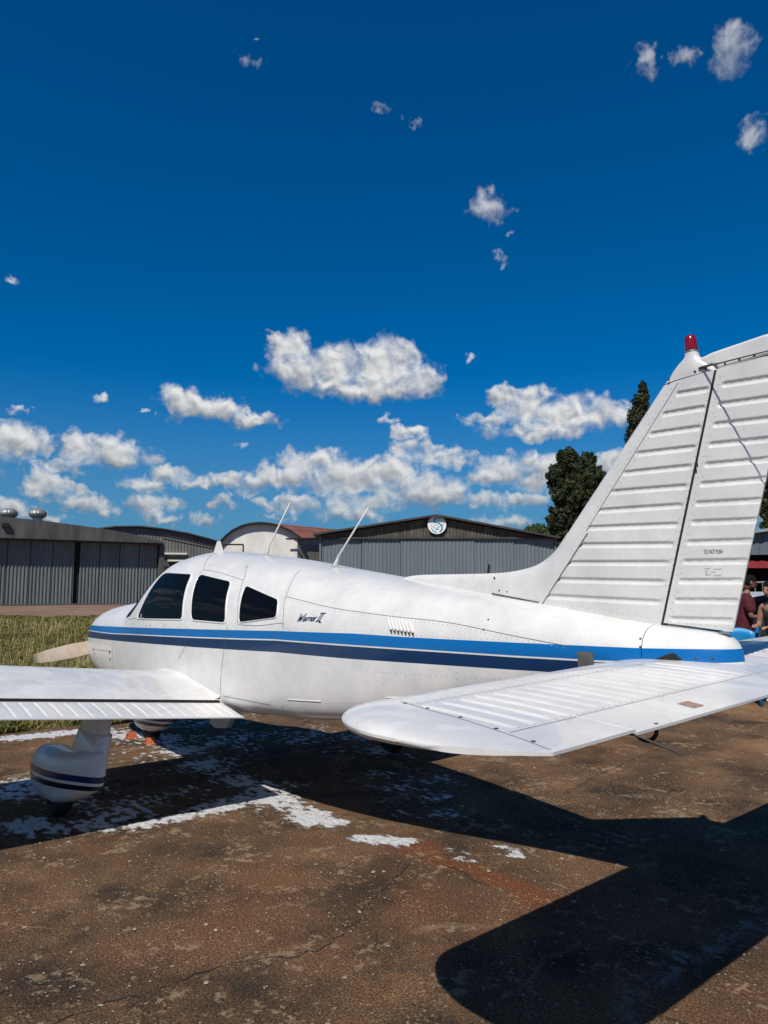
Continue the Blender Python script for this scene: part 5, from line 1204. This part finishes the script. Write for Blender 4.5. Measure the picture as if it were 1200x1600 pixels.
# blue plastic chairs
def chair(loc, rz, label):
    t = empty('plastic_chair', loc); t.rotation_euler = (0, 0, rz); t.scale = (1.12, 1.12, 1.16); tag(t, label, 'chair'); bm_ = mat('blue_plastic', (.01, .23, .50), .4)
    MB().box((0, 0, .44), (.44, .44, .035)).build('seat', bm_, t)
    mb = MB(); rows = [[Vector((lerp(-.21, .21, k/8)*(1-.1*i/6), .22+.03*i/6-.05*math.cos((k-4)/4*1.3), .46+.42*i/6-.05*(abs(k-4)/4)**2*(i/6))) for k in range(9)] for i in range(7)]; mb.grid(rows)
    o = mb.build('backrest', bm_, t, True); s = o.modifiers.new('thick', 'SOLIDIFY'); s.thickness = .02
    for x in (-.19, .19):
        for y in (-.19, .19): MB().tube([(x, y, .43), (x*1.15, y*1.15, 0)], [.024, .018], 8).build('leg', bm_, t, True)
        MB().tube([(x*1.1, .2, .66), (x*1.15, -.05, .66), (x*1.15, -.16, .45)], .018, 8).build('armrest', bm_, t, True)
q = P(4.88, 10.25); chair((q.x, q.y, 0), YAW+2.6, 'blue plastic chair close behind the tail cone')
q = P(5.62, 11.2); chair((q.x, q.y, 0), YAW+.2, 'blue plastic chair between the man and the woman')

# ---- people
SKIN = mat('brown_skin', (.22, .105, .062), .5, spec=.35); SKIN2 = mat('tan_skin', (.36, .19, .12), .5, spec=.35)
HAIR = mat('black_hair', (.008, .007, .006), .9, spec=.1, bump=.6, bscale=60); CRIM = mat('crimson_cotton', (.085, .004, .010), .85, var=.3, vscale=9, bump=.4, bscale=14); JEAN = mat('grey_denim', (.10, .11, .125), .85, var=.4, vscale=14, bump=.3, bscale=25)
TANK = mat('black_cotton', (.012, .012, .013), .85, bump=.3, bscale=16); JEAN2 = mat('blue_denim', (.06, .085, .13), .85, var=.3, vscale=12)
def skin_obj(name, J, E, m_, parent, sub=2, root=0):
    me = bpy.data.meshes.new(name); bm = bmesh.new(); lay = bm.verts.layers.skin.verify(); vs_ = []
    for (x, y, z, rx, ry) in J:
        v = bm.verts.new((x, y, z)); v[lay].radius = (rx, ry); vs_.append(v)
    for a, b in E: bm.edges.new((vs_[a], vs_[b]))
    vs_[root][lay].use_root = True
    bm.to_mesh(me); bm.free(); me.materials.append(m_); o = bpy.data.objects.new(name, me); COL.objects.link(o); o.parent = parent
    s = o.modifiers.new('skin', 'SKIN'); s.use_smooth_shade = True; s.branch_smoothing = .6; d = o.modifiers.new('sub', 'SUBSURF'); d.levels = sub; d.render_levels = sub; return o
def head(parent, c, yaw, tilt, skin, hair, beard=False, long=False):
    q = Matrix.Translation(c) @ Matrix.Rotation(yaw, 4, 'Z') @ Matrix.Rotation(tilt, 4, 'Y')      # faces +x before turning
    def blob(name, m_, fn, n=20, k=14):
        mb = MB().grid([[q @ Vector(fn(-math.pi/2+math.pi*i/k, j*2*math.pi/n)) for j in range(n)] for i in range(k+1)], closed=True); return mb.build(name, m_, parent, True)
    def hd(ph, t):
        x, y, z = math.cos(ph)*math.cos(t)*.095, math.cos(ph)*math.sin(t)*.075, math.sin(ph)*.118
        if z < 0: x *= 1+.10*z/-.118; y *= 1-.22*(-z/.118)
        if x > .05 and abs(y) < .022 and -.045 < z < .02: x += .022*(1-abs(y)/.022)*(1-(z+.045)/.08)   # nose
        if x > .06 and -.01 < z < .03 and .015 < abs(y) < .05: x -= .006
        return (x, y, z)
    blob('head', skin, hd, 36, 30)
    def hr(ph, t):
        x, y, z = math.cos(ph)*math.cos(t)*.101-.006, math.cos(ph)*math.sin(t)*.081, math.sin(ph)*.122+.004
        if x > .02: z = max(z, .045+.25*(x-.02)); x = min(x, .085)
        else: z = max(z, -.045+.5*max(0, x+.03) if not long else -.17)
        return (x, y, z)
    blob('hair', hair, hr, 30, 22)
    for sy in (-1, 1):
        mb = MB().grid([[q @ Vector((-.005+.018*math.cos(t)*math.cos(ph), sy*.077+.010*math.cos(ph)*math.sin(t), .0+.032*math.sin(ph))) for t in (j*2*math.pi/10 for j in range(10))] for ph in (-1.5, -.8, 0, .8, 1.5)], closed=True); mb.build('ear', skin, parent, True)
        mb = MB().grid([[q @ Vector((.083+.007*math.cos(ph)*math.cos(t), sy*.032+.011*math.cos(ph)*math.sin(t), .012+.007*math.sin(ph))) for t in (j*2*math.pi/10 for j in range(10))] for ph in (-1.5, -.8, 0, .8, 1.5)], closed=True); mb.build('eye', M['ink'], parent, True)
    mb = MB().box((0, 0, 0), (.008, .042, .008)); mb.v = [q @ (v+Vector((.083, 0, -.058))) for v in mb.v]; mb.build('mouth', mat('lips', (.20, .06, .05), .6), parent)
    if beard:
        def bd(ph, t):
            x, y, z = math.cos(ph)*math.cos(t)*.098, math.cos(ph)*math.sin(t)*.074, math.sin(ph)*.118
            if z < 0: x *= 1+.08*z/-.118; y *= 1-.18*(-z/.118)
            if z > -.048: z = -.048-.0; x *= .8; y *= .8
            if x < .01: x = .01
            return (x*1.02, y*1.03, z*1.03)
        blob('beard', hair, bd, 26, 20)
        gm = MB()
        for sy in (-1, 1): gm.tube([q @ Vector((.098, sy*(.034+.022*math.cos(t)), .014+.018*math.sin(t))) for t in (k*2*math.pi/14 for k in range(15))], .0022, 5, cap=False)
        for sy in (-1, 1): gm.tube([q @ Vector((.095, sy*.056, .018)), q @ Vector((.0, sy*.08, .018))], .0022, 5)
        gm.tube([q @ Vector((.1, -.012, .016)), q @ Vector((.1, .012, .016))], .0022, 5); gm.build('glasses', M['ink'], parent)
def hand(parent, wrist, d, up, skin, curl=.7, s=1.):
    d = d.normalized(); n = (up-d*up.dot(d)).normalized(); sd = d.cross(n); J = [(*wrist, .026, .02), (*(wrist+d*.045*s), .034, .016), (*(wrist+d*.085*s), .036, .014)]; E = [(0, 1), (1, 2)]
    skin_obj('hand', J, E, skin, parent, 1)
    for k, (o, l) in enumerate(((-.030, .070), (-.010, .080), (.010, .076), (.030, .060))):
        b = wrist+d*.082*s+sd*o; p = [b]; dirv = d.copy()
        for j, f in enumerate((.45, .32, .23)):
            ang = curl*(.45+.5*j); dv = d*math.cos(ang)-n*math.sin(ang); p.append(p[-1]+dv*l*f)
        mb = MB().tube(p, [.0098, .0092, .0082, .0062], 7); mb.build('finger', skin, parent, True)
    b = wrist+d*.03*s-sd*.028; mb = MB().tube([b, b+d*.028-sd*.022-n*.006, b+d*.058-sd*.026-n*.02], [.012, .011, .007], 7); mb.build('thumb', skin, parent, True)
def limb_sleeve(name, pts, rs, m_, parent, n=14): return MB().tube(pts, rs, n).build(name, m_, parent, True)
# man: stands in profile facing away to the side, head bent over a sheet of paper he holds
mp = P(5.30, 11.0); man = empty('person', (mp.x, mp.y, 0)); man.rotation_euler = (0, 0, YAW-.12)
tag(man, 'person in a crimson T-shirt bending over a white sheet held in both hands', 'person')
J = [(0, 0, .93, .115, .085), (.0, 0, 1.08, .11, .08), (.015, 0, 1.25, .115, .08), (.035, 0, 1.37, .085, .06), (.065, 0, 1.475, .052, .052), (.09, 0, 1.54, .05, .05),
     (-.02, .09, .88, .092, .095), (.0, .10, .50, .062, .062), (-.03, .10, .10, .042, .045), (.10, .11, .045, .04, .035), (-.02, -.09, .88, .092, .095), (.03, -.10, .50, .062, .062), (.0, -.10, .10, .042, .045), (.13, -.11, .045, .04, .035),
     (.04, .18, 1.39, .052, .052), (.02, .245, 1.13, .042, .042), (.26, .17, 1.10, .028, .028), (.04, -.18, 1.39, .052, .052), (.02, -.245, 1.13, .042, .042), (.27, -.16, 1.14, .028, .028)]
E = [(0, 1), (1, 2), (2, 3), (3, 4), (4, 5), (0, 6), (6, 7), (7, 8), (8, 9), (0, 10), (10, 11), (11, 12), (12, 13), (3, 14), (14, 15), (15, 16), (3, 17), (17, 18), (18, 19)]
skin_obj('body', J, E, SKIN, man)
skin_obj('shirt', [(0, 0, .80, .15, .19), (0, 0, .93, .15, .185), (0, 0, 1.08, .14, .175), (.01, 0, 1.24, .15, .185), (.03, 0, 1.38, .13, .15), (.06, 0, 1.505, .065, .08), (.04, .17, 1.39, .085, .085), (.03, .235, 1.17, .078, .078), (.04, -.17, 1.39, .085, .085), (.03, -.235, 1.17, .078, .078)], [(0, 1), (1, 2), (2, 3), (3, 4), (4, 5), (4, 6), (6, 7), (4, 8), (8, 9)], CRIM, man)
skin_obj('trousers', [(-.01, 0, .91, .165, .13), (-.02, .095, .82, .108, .108), (.0, .10, .50, .085, .085), (-.03, .10, .12, .07, .07), (-.02, -.095, .82, .108, .108), (.03, -.10, .50, .085, .085), (.0, -.10, .12, .07, .07)], [(0, 1), (1, 2), (2, 3), (0, 4), (4, 5), (5, 6)], JEAN, man)
for sy in (-1, 1): skin_obj('shoe', [(-.04, sy*.10, .05, .045, .045), (.06, sy*.105, .04, .045, .035), (.15, sy*.11, .035, .035, .028)], [(0, 1), (1, 2)], M['black'], man, 1)
head(man, Vector((.115, 0, 1.625)), 0, .38, SKIN, HAIR, beard=True)
hand(man, Vector((.265, .165, 1.10)), Vector((1, -.35, .15)), Vector((0, 0, 1)), SKIN, .8); hand(man, Vector((.275, -.155, 1.14)), Vector((1, .35, .1)), Vector((0, 0, 1)), SKIN, .8)
hp = man.matrix_basis if False else Matrix.Translation(man.location) @ Matrix.Rotation(YAW-.12, 4, 'Z')
sh_ = [hp @ Vector(p) for p in [(.30, .12, 1.16), (.30, -.13, 1.16), (.46, -.14, 1.32), (.46, .11, 1.32)]]
tag(obj('paper_sheet', sh_+[p+Vector((0, 0, .003)) for p in sh_], [(3, 2, 1, 0), (4, 5, 6, 7), (0, 1, 5, 4), (1, 2, 6, 5), (2, 3, 7, 6), (3, 0, 4, 7)], M['white_plain']), 'white sheet of paper held by the person in crimson', 'paper')
# woman: leaning a little towards him, forearm across
wp = P(5.36, 10.2); wom = empty('person', (wp.x, wp.y, 0)); wom.rotation_euler = (0, 0, YAW+math.pi+.5)
tag(wom, 'person in a black tank top and blue jeans facing the one in crimson', 'person')
J = [(0, 0, .90, .10, .10), (.0, 0, 1.03, .09, .09), (.03, 0, 1.18, .10, .10), (.05, 0, 1.30, .095, .10), (.065, 0, 1.385, .045, .045), (.09, 0, 1.45, .042, .042),
     (-.01, .085, .84, .09, .09), (.02, .09, .47, .058, .058), (-.03, .09, .09, .038, .04), (.08, .10, .04, .035, .03), (-.01, -.085, .84, .09, .09), (.03, -.09, .47, .058, .058), (.0, -.09, .09, .038, .04), (.11, -.10, .04, .035, .03),
     (.05, .165, 1.30, .05, .05), (.04, .215, 1.05, .036, .036), (.24, .10, 1.03, .024, .024), (.05, -.165, 1.30, .05, .05), (.05, -.215, 1.05, .036, .036), (.25, -.10, 1.05, .024, .024)]
skin_obj('body', J, E, SKIN2, wom)
skin_obj('tank_top', [(0, 0, .86, .14, .165), (0, 0, 1.03, .115, .14), (.03, 0, 1.18, .135, .16), (.045, 0, 1.27, .11, .13)], [(0, 1), (1, 2), (2, 3)], TANK, wom)
skin_obj('jeans', [(-.005, 0, .88, .152, .122), (-.01, .088, .80, .10, .10), (.02, .09, .47, .072, .072), (-.03, .09, .10, .06, .06), (-.01, -.088, .80, .10, .10), (.03, -.09, .47, .072, .072), (.0, -.09, .10, .06, .06)], [(0, 1), (1, 2), (2, 3), (0, 4), (4, 5), (5, 6)], JEAN2, wom)
for sy in (-1, 1): skin_obj('shoe', [(-.04, sy*.09, .045, .04, .04), (.05, sy*.095, .035, .04, .032), (.13, sy*.10, .03, .032, .025)], [(0, 1), (1, 2)], M['white_plain'], wom, 1)
head(wom, Vector((.11, 0, 1.53)), 0, .2, SKIN2, HAIR, long=True)
hand(wom, Vector((.245, .097, 1.03)), Vector((1, -.3, 0)), Vector((0, 0, 1)), SKIN2, .6); hand(wom, Vector((.255, -.097, 1.05)), Vector((1, .3, 0)), Vector((0, 0, 1)), SKIN2, .6)
